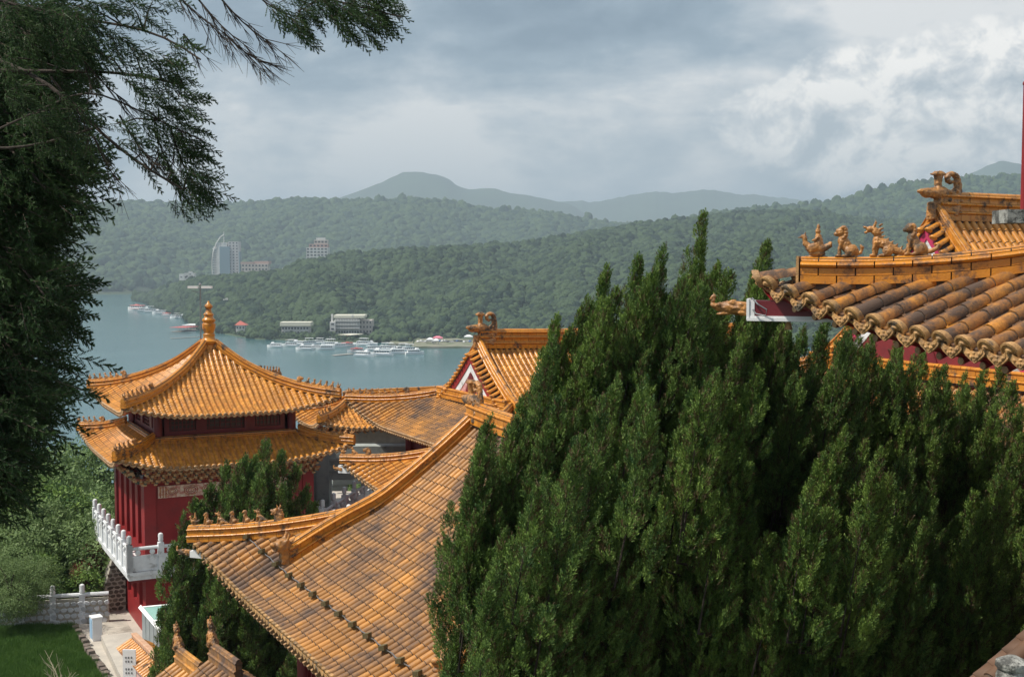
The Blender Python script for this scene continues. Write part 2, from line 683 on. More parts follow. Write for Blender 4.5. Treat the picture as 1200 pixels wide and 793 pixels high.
def barrel_tpl(r, n=7):
    mb = MB()
    A = [math.pi * (-.06 + 1.12 * i / (n - 1)) for i in range(n)]

    def rg(k, y):
        return mb.ring([(-math.cos(a) * r * k, y, math.sin(a) * r * k) for a in A])
    a, b, c, d = rg(1.07, 0), rg(.97, .935), rg(.86, .94), rg(.86, 1.02)
    mb.quadstrip(a, b, False, 0)
    mb.quadstrip(c, d, False, 1)
    e = mb.ring([(-math.cos(t) * r * .8, 0, math.sin(t) * r * .8) for t in A])
    mb.quadstrip(e, a, False, 0)
    return mb


def pan_tpl(w, n=5):
    mb = MB()

    def rg(y, dz):
        return mb.ring([(w * (i / (n - 1) - .5), y, .035 * (2 * i / (n - 1) - 1) ** 2 - .02 + dz) for i in range(n)])
    a, b = rg(0, .016), rg(1.02, 0)
    mb.quadstrip(a, b, False, 0)
    c = rg(0, -.004)
    mb.quadstrip(c, a, False, 0)
    return mb


def disc_tpl(r, rich):
    """round face that closes the lowest barrel tile"""
    mb = MB()
    n = 16 if rich else 8
    prof = [(r * 1.2, .05), (r * 1.3, .0), (r * 1.28, -.028), (r * 1.0, -.030), (r * .93, -.016), (r * .55, -.018), (r * .45, -.034), (r * .12, -.040)] if rich else [(r * 1.15, .04), (r * 1.2, -.02), (r * .8, -.03)]
    prev = None
    for rr, y in prof:
        g = mb.ring([(math.cos(t) * rr, y + .035 * math.sin(t) * -1, math.sin(t) * rr + r * .1) for t in fan(n)])
        if prev:
            mb.quadstrip(prev, g, True, 0)
        prev = g
    mb.f.append(tuple(prev))
    mb.m.append(0)
    if rich:
        for k in range(8):
            t = 2 * math.pi * k / 8
            mb.ell((math.cos(t) * r * .74, -.02, math.sin(t) * r * .74 + r * .1), (r * .12, .014, r * .12), n=6, k=4)
    return mb


def drip_tpl(w, d, rich):
    """pointed shield face that ends each channel of pan tiles"""
    mb = MB()
    o = [(-w / 2, .03), (-w * .53, -.02), (-w * .42, -d * .45), (-w * .16, -d * .82), (0, -d), (w * .16, -d * .82), (w * .42, -d * .45), (w * .53, -.02), (w / 2, .03), (w * .25, -.012), (0, -.024), (-w * .25, -.012)]
    mb.prism([(x, 0, z) for x, z in o], Vector((0, .012, 0)), Vector((0, -.018, 0)))
    if rich:
        mb.prism([(x * .74, 0, z * .76 - .008) for x, z in o], Vector((0, -.018, 0)), Vector((0, -.026, 0)))
        for x, z in ((-.25, -.3), (.25, -.3), (0, -.5), (0, -.25), (-.12, -.55), (.12, -.55)):
            mb.ell((x * w, -.026, z * d), (w * .085, .014, w * .07), n=6, k=4)
    return mb


def frame(p0, p1, e):
    d = p1 - p0
    ln = d.length
    d = d / ln
    x = Vector((e[0], e[1], 0))
    x = (x - d * x.dot(d)).normalized()
    z = x.cross(d)
    if z.z < 0:
        x, z = -x, -z
    M = Matrix(((x.x, d.x * ln, z.x, p0.x), (x.y, d.y * ln, z.y, p0.y), (x.z, d.z * ln, z.z, p0.z), (0, 0, 0, 1)))
    return M


def camdist(p):
    D = p.x * SY + p.y * CY
    r = p.x * CY - p.y * SY
    if D < 1:
        return 1e9
    u = 600 + F * r / D
    v = HOR - F * p.z / D
    if not (-20 < u < 1220 and -20 < v < 815):
        return 1e6 + D
    return D


def put(items, names, mats, parent, sep, meshname, smooth=False):
    """items: (template, matrix); the nearest 'sep' become objects of their own, the rest one joined part"""
    if not items:
        return
    if sep:
        items = sorted(items, key=lambda it: camdist(it[1].to_translation()))
        near, rest = items[:sep], items[sep:]
        cache = {}
        for tpl, M in near:
            me = cache.get(id(tpl))
            if me is None:
                me = cache[id(tpl)] = tpl.mesh(meshname, mats, smooth)
            mk(names, me, parent, M)
    else:
        rest = items
    if rest:
        b = Batch()
        b.items = rest
        b.build(names + ('_rows' if sep else 's'), mats, parent, smooth, kind='stuff')


def tile_face(rf, face, parent, gl, tip, r=.085, sp=.25, seg=.3, q0=None, q1=None, tmax=None, sep=0, rich=False, panlen=.2, tmin=0.0, skirt=None, off=.0, tips=True, hidepan=False):
    e, n = FACES[face]
    W = rf.W[face]
    q0 = 0 if q0 is None else q0
    q1 = W if q1 is None else q1
    nn = max(1, round((q1 - q0) / sp))
    step = (q1 - q0) / nn
    bt, pt_, dt, rt = barrel_tpl(r), pan_tpl(step - r * 1.3), disc_tpl(r, rich), drip_tpl(step * .98, step * .50, rich)
    bars, pans, discs, drips = [], [], [], []

    def top(q):
        sp_ = min(q, W - q)
        lim = rf.T if skirt is None else skirt
        m = min(sp_, lim) if (skirt is not None or rf.hipall) else (sp_ if sp_ < rf.g else rf.T)
        return min(m, tmax) if tmax else m
    for i in range(nn + 1):
        q = q0 + step * i
        if .04 < q < W - .04:
            m = top(q)
            if m > tmin + .08:
                k = max(1, round((m - tmin) / seg / .92))
                dl = (m - tmin) / k
                for j in range(k):
                    a, b = rf.pt(face, q, tmin + j * dl, .045), rf.pt(face, q, tmin + (j + 1) * dl, .045)
                    bars.append((bt, frame(a, b, e)))
            if tips:
                a = rf.pt(face, q, tmin, .045)
                y = Vector((-n[0], -n[1], .22)).normalized()
                x = Vector((e[0], e[1], 0)) * (1 if Vector((e[0], e[1], 0)).cross(y).z > 0 else -1)
                z = x.cross(y)
                discs.append((dt, Matrix(((x.x, y.x, z.x, a.x), (x.y, y.y, z.y, a.y), (x.z, y.z, z.z, a.z), (0, 0, 0, 1)))))
        if i < nn:
            q += step / 2
            m = top(q)
            if m > tmin + .05 and not hidepan:
                k = max(1, round((m - tmin) / panlen))
                dl = (m - tmin) / k
                for j in range(k):
                    a, b = rf.pt(face, q, tmin + j * dl, .03), rf.pt(face, q, tmin + (j + 1) * dl, .03)
                    pans.append((pt_, frame(a, b, e)))
            if tips:
                a, b = rf.pt(face, q, tmin - .015, .03), rf.pt(face, q, tmin + .3, .03)
                M = frame(a, b, e)
                x = Vector(M.col[0][:3]).normalized()
                y = Vector((-n[0], -n[1], 0))
                y = (y - x * y.dot(x)).normalized()
                z = x.cross(y)
                y2 = (y - z * .0).normalized()
                M = Matrix(((x.x, y2.x, z.x, a.x), (x.y, y2.y, z.y, a.y), (x.z, y2.z, z.z, a.z), (0, 0, 0, 1)))
                drips.append((rt, M))
    put(bars, 'barrel_tile', [gl, MORT], parent, sep, 'barrel_tile', smooth=True)
    put(pans, 'pan_tile', [gl], parent, sep if rich else 0, 'pan_tile', smooth=rich)
    put(discs, 'eave_tile', [tip], parent, sep, 'eave_tile', smooth=rich)
    put(drips, 'drip_tile', [tip], parent, sep, 'drip_tile')


def deck(rf, faces, parent, top=MORT, under=DKRED, thick=.16, n=26, m=8, fascia=RED):
    """roof boards: dark bed under the tiles, red soffit and fascia"""
    mb = MB()
    for face, tm in faces:
        W = rf.W[face]
        for sgn, dz, mi in ((1, 0, 0), (-1, -thick, 1)):
            rows = []
            for j in range(m + 1):
                f = j / m
                row = []
                for i in range(n + 1):
                    t = f * tm
                    lo, hi = (t, W - t) if (rf.hipall or tm <= rf.g + .01) else (min(t, rf.g), W - min(t, rf.g))
                    a = i / n
                    a = .5 - .5 * math.cos(math.pi * a)
                    t2 = t if sgn == 1 else max(t, .13 * (1 - f)) if j else .13
                    row.append(rf.pt(face, lo + (hi - lo) * a, t2 if sgn == -1 and j == 0 else t, dz))
                rows.append(mb.ring(row))
            for a, b in zip(rows, rows[1:]):
                mb.quadstrip(a, b, False, mi)
            if sgn == 1:
                e0 = rows[0]
            else:
                mb.quadstrip(e0, rows[0], False, 2)
    return mb.build('roof_boards', [top, under, fascia], parent, smooth=False)


def arc_resample(path, ds):
    L = [0]
    for a, b in zip(path, path[1:]):
        L.append(L[-1] + (b - a).length)
    n = max(1, round(L[-1] / ds))
    out = []
    j = 0
    for i in range(n + 1):
        d = L[-1] * i / n
        while j < len(path) - 2 and L[j + 1] < d:
            j += 1
        f = (d - L[j]) / max(1e-9, L[j + 1] - L[j])
        out.append(path[j].lerp(path[j + 1], f))
    return out


def at_arc(path, d):
    for a, b in zip(path, path[1:]):
        l = (b - a).length
        if d <= l:
            return a.lerp(b, d / l), (b - a).normalized()
        d -= l
    return path[-1].copy(), (path[-1] - path[-2]).normalized()


PROF = {
    'box': lambda w, a, b: [(-w, a), (w, a), (w, b), (-w, b)],
    'roll': lambda w, a, b: [(-w * .82, a), (w * .82, a), (w * .97, a + (b - a) * .25), (w, a + (b - a) * .5), (w * .93, a + (b - a) * .78), (w * .75, b), (-w * .75, b), (-w * .93, a + (b - a) * .78), (-w, a + (b - a) * .5), (-w * .97, a + (b - a) * .25)],
    'groove': lambda w, a, b: [(-w, a), (w, a), (w * .86, (a + b) / 2), (w, b), (-w, b), (-w * .86, (a + b) / 2)],
    'cap': lambda w, a, b: [(-w, a), (w, a)] + [(w * math.cos(t), a + (b - a) * math.sin(t)) for t in (.35, .8, 1.25, 1.57, 1.9, 2.34, 2.79)],
}
RIDGE_S = [(0, .10, .10, 'box'), (.10, .155, .125, 'roll'), (.155, .24, .085, 'box'), (.24, .29, .115, 'roll'), (.29, .37, .075, 'cap')]
RIDGE_M = [(0, .16, .13, 'box'), (.16, .24, .165, 'roll'), (.24, .36, .12, 'box'), (.36, .44, .155, 'roll'), (.44, .54, .10, 'cap')]
RIDGE_L = [(0, .17, .15, 'box'), (.17, .26, .19, 'roll'), (.26, .40, .13, 'groove'), (.40, .49, .18, 'roll'), (.49, .62, .13, 'groove'), (.62, .70, .17, 'roll'), (.70, .79, .11, 'cap')]


def ridge(path, layers, parent, gl, blk=.3, sep=False, stagger=True, dz=0.0):
    ps = arc_resample(path, blk / 2)
    sep_mb, allmb = [], MB()
    core = MB()
    zs = [l[0] for l in layers]
    top = max(l[1] for l in layers)
    w = min(l[2] for l in layers) * .86

    def lat(i):
        d = ps[min(i + 1, len(ps) - 1)] - ps[max(i - 1, 0)]
        v = Vector((-d.y, d.x, 0))
        return v.normalized()
    prev = None
    for i, p in enumerate(ps):
        l = lat(i)
        g = core.ring([p + l * x + Vector((0, 0, z + dz)) for x, z in ((-w, -.05), (w, -.05), (w, top * .93), (-w, top * .93))])
        if prev:
            core.quadstrip(prev, g, True, 0)
        prev = g
    core.build('ridge_core', MORT, parent)
    for li, (a, b, hw, kind) in enumerate(layers):
        st = (li % 2) if stagger else 0
        i = 0
        cuts = list(range(st, len(ps) - 1, 2))
        if st:
            cuts = [0] + cuts
        cuts.append(len(ps) - 1)
        cuts = sorted(set(cuts))
        for c0, c1 in zip(cuts, cuts[1:]):
            mb = MB() if sep else allmb
            prev = None
            pr = PROF[kind](hw, a + .003, b - .003)
            js = random.uniform(-.003, .003) if sep else 0
            for j in range(c0, c1 + 1):
                p = ps[j].copy()
                if j == c0:
                    p = p.lerp(ps[j + 1], .035)
                if j == c1:
                    p = p.lerp(ps[j - 1], .035)
                l = lat(j)
                g = mb.ring([p + l * (x + js) + Vector((0, 0, z + dz)) for x, z in pr])
                if prev:
                    mb.quadstrip(prev, g, True, 0)
                else:
                    mb.f.append(tuple(reversed(g)))
                    mb.m.append(0)
                prev = g
            mb.f.append(tuple(prev))
            mb.m.append(0)
            if sep:
                sep_mb.append(mb)
    if sep:
        for mb in sep_mb:
            mb.build('ridge_tile', gl, parent, smooth=True)
    else:
        allmb.build('ridge_tiles', gl, parent, smooth=True, kind='stuff')
    return ps, top + dz


# --- carved figures (facing +X, standing on z=0, about 1 high)


def fig_lion(head_up=0.0, tail=0):
    m = MB()
    m.ell((-.14, 0, .20), (.22, .17, .20))
    m.ell((.02, 0, .36), (.17, .14, .27), (0, .35, 0))
    m.ell((.12, 0, .50), (.15, .14, .18))
    m.ell((.17, 0, .76 + head_up * .05), (.15, .14, .155))
    m.ell((.30, 0, .70 + head_up * .06), (.09, .085, .07))
    m.ell((.27, 0, .80), (.06, .1, .05))
    for a in range(7):
        t = a / 6 * 3.6 - .3
        m.ell((.09 - .10 * math.sin(t) * .7, 0, .74 + .16 * math.cos(t)), (.07, .17, .07))
    for y in (-.1, .1):
        m.tube([(.14, y, .5), (.21, y, .25), (.20, y, .03)], [.07, .055, .06], 8)
        m.ell((.25, y, .04), (.09, .06, .045))
        m.ell((-.10, y * 1.4, .17), (.16, .07, .15))
        m.ell((.03, y * 1.5, .04), (.11, .05, .045))
        m.ell((.12, y * 1.2, .90), (.035, .03, .05))
    if tail == 0:
        m.tube([(-.30, 0, .08), (-.42, 0, .14), (-.46, 0, .30), (-.40, 0, .38)], [.05, .055, .07, .03], 8)
    else:
        m.tube([(-.28, 0, .10), (-.45, 0, .12), (-.62, 0, .22), (-.66, 0, .34)], [.07, .08, .07, .03], 8)
    m.box((0, 0, .0), (.66, .2, .05))
    return m


def fig_dragon():
    m = MB()
    m.tube([(.15, 0, .05), (.14, 0, .3), (.10, 0, .5), (.12, 0, .66), (.20, 0, .78)], [.07, .10, .13, .12, .10], 8)
    m.tube([(.10, 0, .42), (-.10, 0, .36), (-.30, 0, .22), (-.50, 0, .14), (-.66, 0, .12), (-.72, 0, .24)], [.14, .16, .14, .10, .07, .03], 8)
    m.ell((.28, 0, .78), (.14, .10, .09))
    m.ell((.42, 0, .83), (.09, .07, .035), (0, -.35, 0))
    m.ell((.40, 0, .70), (.08, .06, .03), (0, .25, 0))
    m.tube([(.20, 0, .85), (.14, 0, .98), (.16, 0, 1.08)], [.05, .035, .02], 6)
    for i in range(6):
        z = .88 - i * .11
        m.tube([(.06 - i * .01, 0, z), (-.06 - i * .02, 0, z + .05)], [.05, .015], 6)
    for i in range(4):
        m.tube([(-.14 - i * .13, 0, .42 - i * .07), (-.22 - i * .13, 0, .54 - i * .08)], [.05, .015], 6)
    for y in (-.1, .1):
        m.tube([(.12, y, .42), (.20, y, .22), (.17, y, .03)], [.075, .05, .055], 8)
        m.ell((.22, y, .04), (.09, .055, .04))
        m.ell((-.20, y * 1.3, .16), (.16, .07, .14))
        m.ell((-.05, y * 1.3, .04), (.12, .05, .04))
    m.box((-.15, 0, 0), (.9, .2, .05))
    return m


def fig_rider():
    m = MB()
    m.ell((0, 0, .26), (.34, .19, .17))
    m.ell((-.02, 0, .10), (.26, .17, .10))
    m.tube([(.22, 0, .30), (.34, 0, .42), (.36, 0, .58)], [.11, .09, .08], 8)
    m.ell((.39, 0, .62), (.10, .07, .07))
    m.tube([(.44, 0, .62), (.56, 0, .58)], [.04, .015], 6)
    m.tube([(.36, 0, .66), (.33, 0, .76)], [.03, .02], 6)
    m.tube([(-.26, 0, .28), (-.40, 0, .36), (-.43, 0, .46)], [.10, .09, .04], 8)
    m.ell((.10, .17, .28), (.18, .05, .12), (0, .3, 0))
    m.ell((.10, -.17, .28), (.18, .05, .12), (0, .3, 0))
    m.tube([(-.06, 0, .36), (-.06, 0, .52), (-.05, 0, .68)], [.16, .13, .085], 10)
    for y in (-.12, .12):
        m.tube([(-.06, y, .62), (.03, y * 1.1, .52), (.12, y * .6, .50)], [.05, .045, .035], 6)
        m.tube([(-.02, y, .38), (.14, y * 1.4, .30), (.16, y * 1.5, .14)], [.07, .06, .045], 6)
    m.ell((-.04, 0, .77), (.085, .08, .10))
    m.tube([(-.04, 0, .84), (-.05, 0, .90), (-.05, 0, 1.0)], [.075, .06, .03], 8)
    m.box((0, 0, .0), (.66, .2, .05))
    return m


def fig_chiwen():
    """ridge-end dragon fish: outward is -X, unit height, base at 0"""
    m = MB()
    X = lambda a: (a - 380) / 305
    Z = lambda b: (430 - b) / 305
    m.box((X(395), 0, Z(330)), (.50, .20, .62))
    m.ell((X(350), 0, Z(250)), (.20, .15, .17))
    m.tube([(X(330), 0, Z(250)), (X(260), 0, Z(245)), (X(212), 0, Z(243))], [.14, .11, .085], 10)
    m.ell((X(200), 0, Z(236)), (.06, .09, .05))
    m.ell((X(235), 0, Z(268)), (.10, .08, .035), (0, .3, 0))
    m.tube([(X(290), 0, Z(310)), (X(285), 0, Z(370)), (X(290), 0, Z(430))], [.10, .10, .12], 8)
    m.tube([(X(330), 0, Z(230)), (X(330), 0, Z(200)), (X(330), 0, Z(130))], [.15, .085, .10], 8, flat=.8)
    m.box((X(330), 0, Z(116)), (.25, .2, .05))
    m.box((X(330), 0, Z(105)), (.17, .15, .06))
    cx, cz = X(425), Z(150)
    pts, rad = [], []
    for i in range(26):
        f = i / 25
        a = R(-15 + 330 * f * 1.0)
        rr = .165 - .12 * f
        pts.append((cx + rr * math.cos(a), 0, cz + rr * math.sin(a)))
        rad.append(.068 - .022 * f)
    stem = [(X(430), 0, Z(400)), (X(462), 0, Z(330)), (X(474), 0, Z(260)), (X(478), 0, Z(200))]
    m.tube(stem + pts, [.14, .12, .10, .075] + rad, 8, flat=1.25)
    for a, b, r_ in ((400, 240, .07), (430, 265, .08), (395, 290, .09), (440, 310, .08), (485, 300, .06), (450, 230, .05)):
        m.ell((X(a), 0, Z(b)), (r_, .15, r_ * .8), (0, .6, 0))
    for i in range(5):
        m.tube([(X(470), 0, Z(300 - i * 32)), (X(497), 0, Z(305 - i * 32))], [.05, .02], 6, flat=2)
    return m


def fig_beast_head():
    """horned head that closes the foot of a ridge, facing +X"""
    m = MB()
    m.box((-.05, 0, .22), (.5, .3, .45))
    m.ell((.12, 0, .52), (.26, .2, .2))
    m.ell((.36, 0, .56), (.14, .13, .09), (0, -.3, 0))
    m.ell((.34, 0, .40), (.13, .12, .06), (0, .2, 0))
    for y in (-.13, .13):
        m.tube([(.05, y, .66), (-.06, y * 1.3, .84), (.02, y * 1.4, 1.0)], [.07, .05, .02], 6)
        m.ell((.22, y * .9, .66), (.06, .05, .06))
    for i in range(4):
        m.tube([(-.08 - i * .05, 0, .60 - i * .1), (-.28 - i * .03, 0, .70 - i * .12)], [.09, .02], 6, flat=1.5)
    return m


def fig_beam_dragon():
    """gilded dragon head on the end of a corner beam, facing +X, about 1 long"""
    m = MB()
    m.box((-.10, 0, 0), (.24, .34, .36))
    m.tube([(-.1, 0, 0), (.15, 0, .02), (.42, 0, .05), (.72, 0, .04)], [.20, .20, .17, .10], 10)
    m.ell((.74, 0, .07), (.13, .13, .08), (0, -.4, 0))
    m.ell((.42, 0, -.12), (.30, .12, .06), (0, .1, 0))
    for y in (-.12, .12):
        m.ell((.25, y, .17), (.10, .07, .08))
        m.ell((.62, y, .12), (.07, .05, .06))
        m.ell((.0, y * 1.2, .12), (.10, .06, .07))
        m.ell((-.02, y * 1.3, -.10), (.12, .06, .06))
        m.tube([(.35, y * 1.2, .10), (.2, y * 1.5, .02), (.05, y * 1.5, .03)], [.045, .04, .03], 6)
    m.tube([(.72, 0, .05), (.84, 0, .12), (.86, 0, .26), (.78, 0, .40)], [.07, .06, .05, .02], 8)
    m.tube([(.80, 0, .2), (.74, 0, .34), (.80, 0, .44)], [.05, .045, .02], 6)
    return m


SC = {}
for key, fn, vx, dp, ds in (('lion', fig_lion, .019, .011, 22), ('dragon', fig_dragon, .019, .015, 22), ('rider', fig_rider, .018, .009, 24),
                            ('chiwen', fig_chiwen, .018, .016, 20), ('head', fig_beast_head, .035, .02, 10), ('beam', fig_beam_dragon, .022, .014, 16)):
    SC[key] = sculpt('carved_' + key, fn(), vx, ORN, dp, ds, 1)
SC['lion2'] = sculpt('carved_lion_bushy', fig_lion(1.0, 1), .028, ORN, .010, 16, 1)
LOWFIG = [sculpt('small_beast', fig_lion(), .075, ORN, 0, 1, 0), sculpt('small_beast_upright', fig_dragon(), .075, ORN, 0, 1, 0), sculpt('small_rider', fig_rider(), .07, ORN, 0, 1, 0)]
SC['head_low'] = sculpt('small_beast_head', fig_beast_head(), .07, ORN, .02, 10, 0)


def place(name, me, parent, p, d, size, lean=0.0, sx=1.0, sy=1.0):
    a = math.atan2(d.y, d.x)
    M = Matrix.Translation(p) @ Matrix.Rotation(a, 4, 'Z') @ Matrix.Rotation(lean, 4, 'Y') @ Matrix.Diagonal((size * sx, size * sy, size, 1))
    return mk(name, me, parent, M)


def hip_ridge(rf, face, end, t0, t1, parent, gl, layers, figs=5, fsize=.24, fgap=.34, f0=.12, blk=.3, sep=False, beast=True, low=True, tall_from=None):
    path = rf.hip(face, end, t0, t1, 18, .04)
    ps, top = ridge(path, layers, parent, gl, blk, sep)
    out = (path[0] - path[3])
    out.z = 0
    out.normalize()
    for i in range(figs):
        p, d = at_arc(ps, f0 + i * fgap)
        me = (LOWFIG[2] if i == 0 else LOWFIG[i % 2]) if low else [SC['rider'], SC['lion'], SC['dragon'], SC['lion2']][i % 4]
        place('ridge_figure', me, parent, p + Vector((0, 0, top - .01)), -d, fsize)
    if beast:
        p, d = at_arc(ps, f0 + figs * fgap + fgap * .4)
        place('ridge_beast', SC['head_low'], parent, p + Vector((0, 0, top - .08)), -d, fsize * 1.5)
    return ps, top


# ------------------------------------------------------------------ the pavilion with two roofs and a balcony (left)
pc = PX(245, 400, 49.9)
PCX, PCY = pc.x, pc.y
GZ = -14.0
pav = thing('pavilion', 'square red pavilion with two tiers of orange tiled roof, a finial and a white balcony', 'pavilion', (PCX, PCY, GZ))


def pav_roof(name, a, ze, H, T, k, U, Fl, inner, sp=.22):
    rf = Roof(PCX - a, PCX + a, PCY - a, PCY + a, ze, H, T, k, U, 2.6, Fl, 2.8)
    rf.hipall = True
    rf.g = 99
    return rf


au = 3.80
ru = pav_roof('u', au, -5.79, 2.48, au, .42, .46, .2, 0)
up = mk('upper_roof', None, pav)
deck(ru, [(f, au) for f in 'WSEN'], up, thick=.1)
for f in 'WS':
    tile_face(ru, f, up, GLZ, TIP_P, .068, .22, .24, panlen=.13)
for f in 'EN':
    tile_face(ru, f, up, GLZ, TIP_P, .068, .22, .5, panlen=.6)
for f, e in (('W', 0), ('W', 1), ('E', 0), ('E', 1)):
    hip_ridge(ru, f, e, -.05, au - .25, up, GLZ_R, RIDGE_S, 6, .24, .26, .1)
fin = MB()
fin.lathe([(.30, 0), (.34, .1), (.30, .32), (.26, .42), (.36, .5), (.37, .58), (.25, .66), (.22, .74), (.24, .84), (.20, .88), (.21, .95), (.26, 1.1), (.26, 1.25), (.21, 1.3),
           (.26, 1.36), (.26, 1.42), (.18, 1.5), (.17, 1.56), (.21, 1.62), (.12, 1.72), (.10, 1.84), (.16, 1.92), (.15, 1.98), (.06, 2.06), (.02, 2.16)], (PCX, PCY, -3.82), 20)
fin.build('finial', GLZ_R, up, smooth=True)

al = 4.2
rl = Roof(PCX - al, PCX + al, PCY - al, PCY + al, -7.60, .84, al - 2.67, .62, .50, 2.6, .2, 1.7)
rl.hipall = True
rl.g = 99
lo = mk('lower_roof', None, pav)
deck(rl, [(f, al - 2.67) for f in 'WSEN'], lo, thick=.1)
for f in 'WS':
    tile_face(rl, f, lo, GLZ, TIP_P, .068, .22, .24, tmax=al - 2.7, panlen=.13)
for f in 'EN':
    tile_face(rl, f, lo, GLZ, TIP_P, .068, .22, .5, tmax=al - 2.7, panlen=.6)
for f, e in (('W', 0), ('W', 1), ('E', 0), ('E', 1)):
    hip_ridge(rl, f, e, -.05, al - 2.75, lo, GLZ_R, RIDGE_S, 4, .24, .26, .1)
b = 2.67
band = [Vector((PCX - b, PCY - b, -6.88)), Vector((PCX + b, PCY - b, -6.88)), Vector((PCX + b, PCY + b, -6.88)), Vector((PCX - b, PCY + b, -6.88)), Vector((PCX - b, PCY - b, -6.88))]
for a_, b_ in zip(band, band[1:]):
    ridge([a_, b_], [(0, .14, .12, 'box'), (.14, .22, .15, 'roll'), (.22, .32, .09, 'cap')], lo, GLZ_R, .32)


def wall_with_openings(mb, x0, x1, y, z0, z1, openings, depth=.25, axis='x', sign=1, mi=0):
    """wall sheet with real thickness; openings: (a,b,za,zb)"""
    cuts = sorted({x0, x1, *[o[0] for o in openings], *[o[1] for o in openings]})
    zc = sorted({z0, z1, *[o[2] for o in openings], *[o[3] for o in openings]})
    for a, b2 in zip(cuts, cuts[1:]):
        for za, zb in zip(zc, zc[1:]):
            mx, mz = (a + b2) / 2, (za + zb) / 2
            if any(o[0] < mx < o[1] and o[2] < mz < o[3] for o in openings):
                continue
            if axis == 'x':
                mb.box((mx, y + sign * depth / 2, mz), (b2 - a, depth, zb - za), mi=mi)
            else:
                mb.box((y + sign * depth / 2, mx, mz), (depth, b2 - a, zb - za), mi=mi)


# upper storey: red walls with dark lattice windows on each side
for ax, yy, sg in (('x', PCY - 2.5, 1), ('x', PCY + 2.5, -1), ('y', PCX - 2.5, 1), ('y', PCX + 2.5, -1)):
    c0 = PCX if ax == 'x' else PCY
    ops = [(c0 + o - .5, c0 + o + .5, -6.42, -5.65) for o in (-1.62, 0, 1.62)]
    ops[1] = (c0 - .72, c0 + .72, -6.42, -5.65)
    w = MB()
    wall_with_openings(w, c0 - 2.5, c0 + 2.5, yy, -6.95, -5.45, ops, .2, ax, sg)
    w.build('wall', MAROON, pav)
    for o in ops:
        g = MB()
        cx_, wd = (o[0] + o[1]) / 2, o[1] - o[0]
        if ax == 'x':
            g.box((cx_, yy + sg * .12, -6.03), (wd, .04, .80))
        else:
            g.box((yy + sg * .12, cx_, -6.03), (.04, wd, .80))
        wi = g.build('window', DARKW, pav)
        g = MB()
        for i in range(7):
            q = cx_ - wd / 2 + wd * (i + .5) / 7
            g.box((q, yy + sg * .07, -6.03) if ax == 'x' else (yy + sg * .07, q, -6.03), (.03, .03, .80))
        for i in range(5):
            z = -6.36 + i * .16
            g.box((cx_, yy + sg * .072, z) if ax == 'x' else (yy + sg * .072, cx_, z), (wd, .028, .03) if ax == 'x' else (.028, wd, .03))
        g.build('lattice', MAROON, wi)
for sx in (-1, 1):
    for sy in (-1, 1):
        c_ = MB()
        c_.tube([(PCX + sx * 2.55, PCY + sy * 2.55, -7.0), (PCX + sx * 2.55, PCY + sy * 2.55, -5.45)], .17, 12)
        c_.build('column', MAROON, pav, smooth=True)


CRM = mat('cream orange bracket paint', (.50, .33, .18), .6)


def bracket_mesh(s=1.0):
    m = MB()
    m.box((0, 0, -.16 * s), (.10 * s, .16 * s, .10 * s), mi=1)
    m.box((0, -.10 * s, -.09 * s), (.30 * s, .07 * s, .07 * s), mi=0)
    m.box((0, -.10 * s, -.09 * s), (.07 * s, .34 * s, .075 * s), mi=2)
    for x in (-.13, 0, .13):
        m.box((x * s, -.12 * s, -.03 * s), (.07 * s, .09 * s, .06 * s), mi=1)
    m.box((0, -.28 * s, -.03 * s), (.08 * s, .12 * s, .08 * s), mi=3)
    m.box((0, -.22 * s, .03 * s), (.34 * s, .07 * s, .06 * s), mi=0)
    return m.mesh('bracket', [GOLDB, CRM, GREENB, TIP_P])


def brackets(parent, x0, x1, y0, y1, z, sp, s, sides='WSEN', rows=1, mesh=None):
    me = mesh or bracket_mesh(s)
    for f in sides:
        e, n = FACES[f]
        for r_ in range(rows):
            off = r_ * .2 * s
            L_ = (x1 - x0 if f in 'SN' else y1 - y0)
            k = round(L_ / sp)
            for i in range(k + 1):
                q = L_ * i / k + (sp / 2 if r_ % 2 else 0)
                if q > L_:
                    continue
                ox = (x0 if f != 'E' else x1) + e[0] * q + n[0] * off
                oy = (y0 if f != 'N' else y1) + e[1] * q + n[1] * off
                ang = {'S': 0, 'E': math.pi / 2, 'N': math.pi, 'W': -math.pi / 2}[f]
                M = Matrix.Translation((ox, oy, z + r_ * .19 * s)) @ Matrix.Rotation(ang, 4, 'Z')
                mk('bracket', me, parent, M)


BRM = bracket_mesh(1.15)
brackets(pav, PCX - 3.2, PCX + 3.2, PCY - 3.2, PCY + 3.2, -8.03, .40, 1.15, 'WS', 3, BRM)
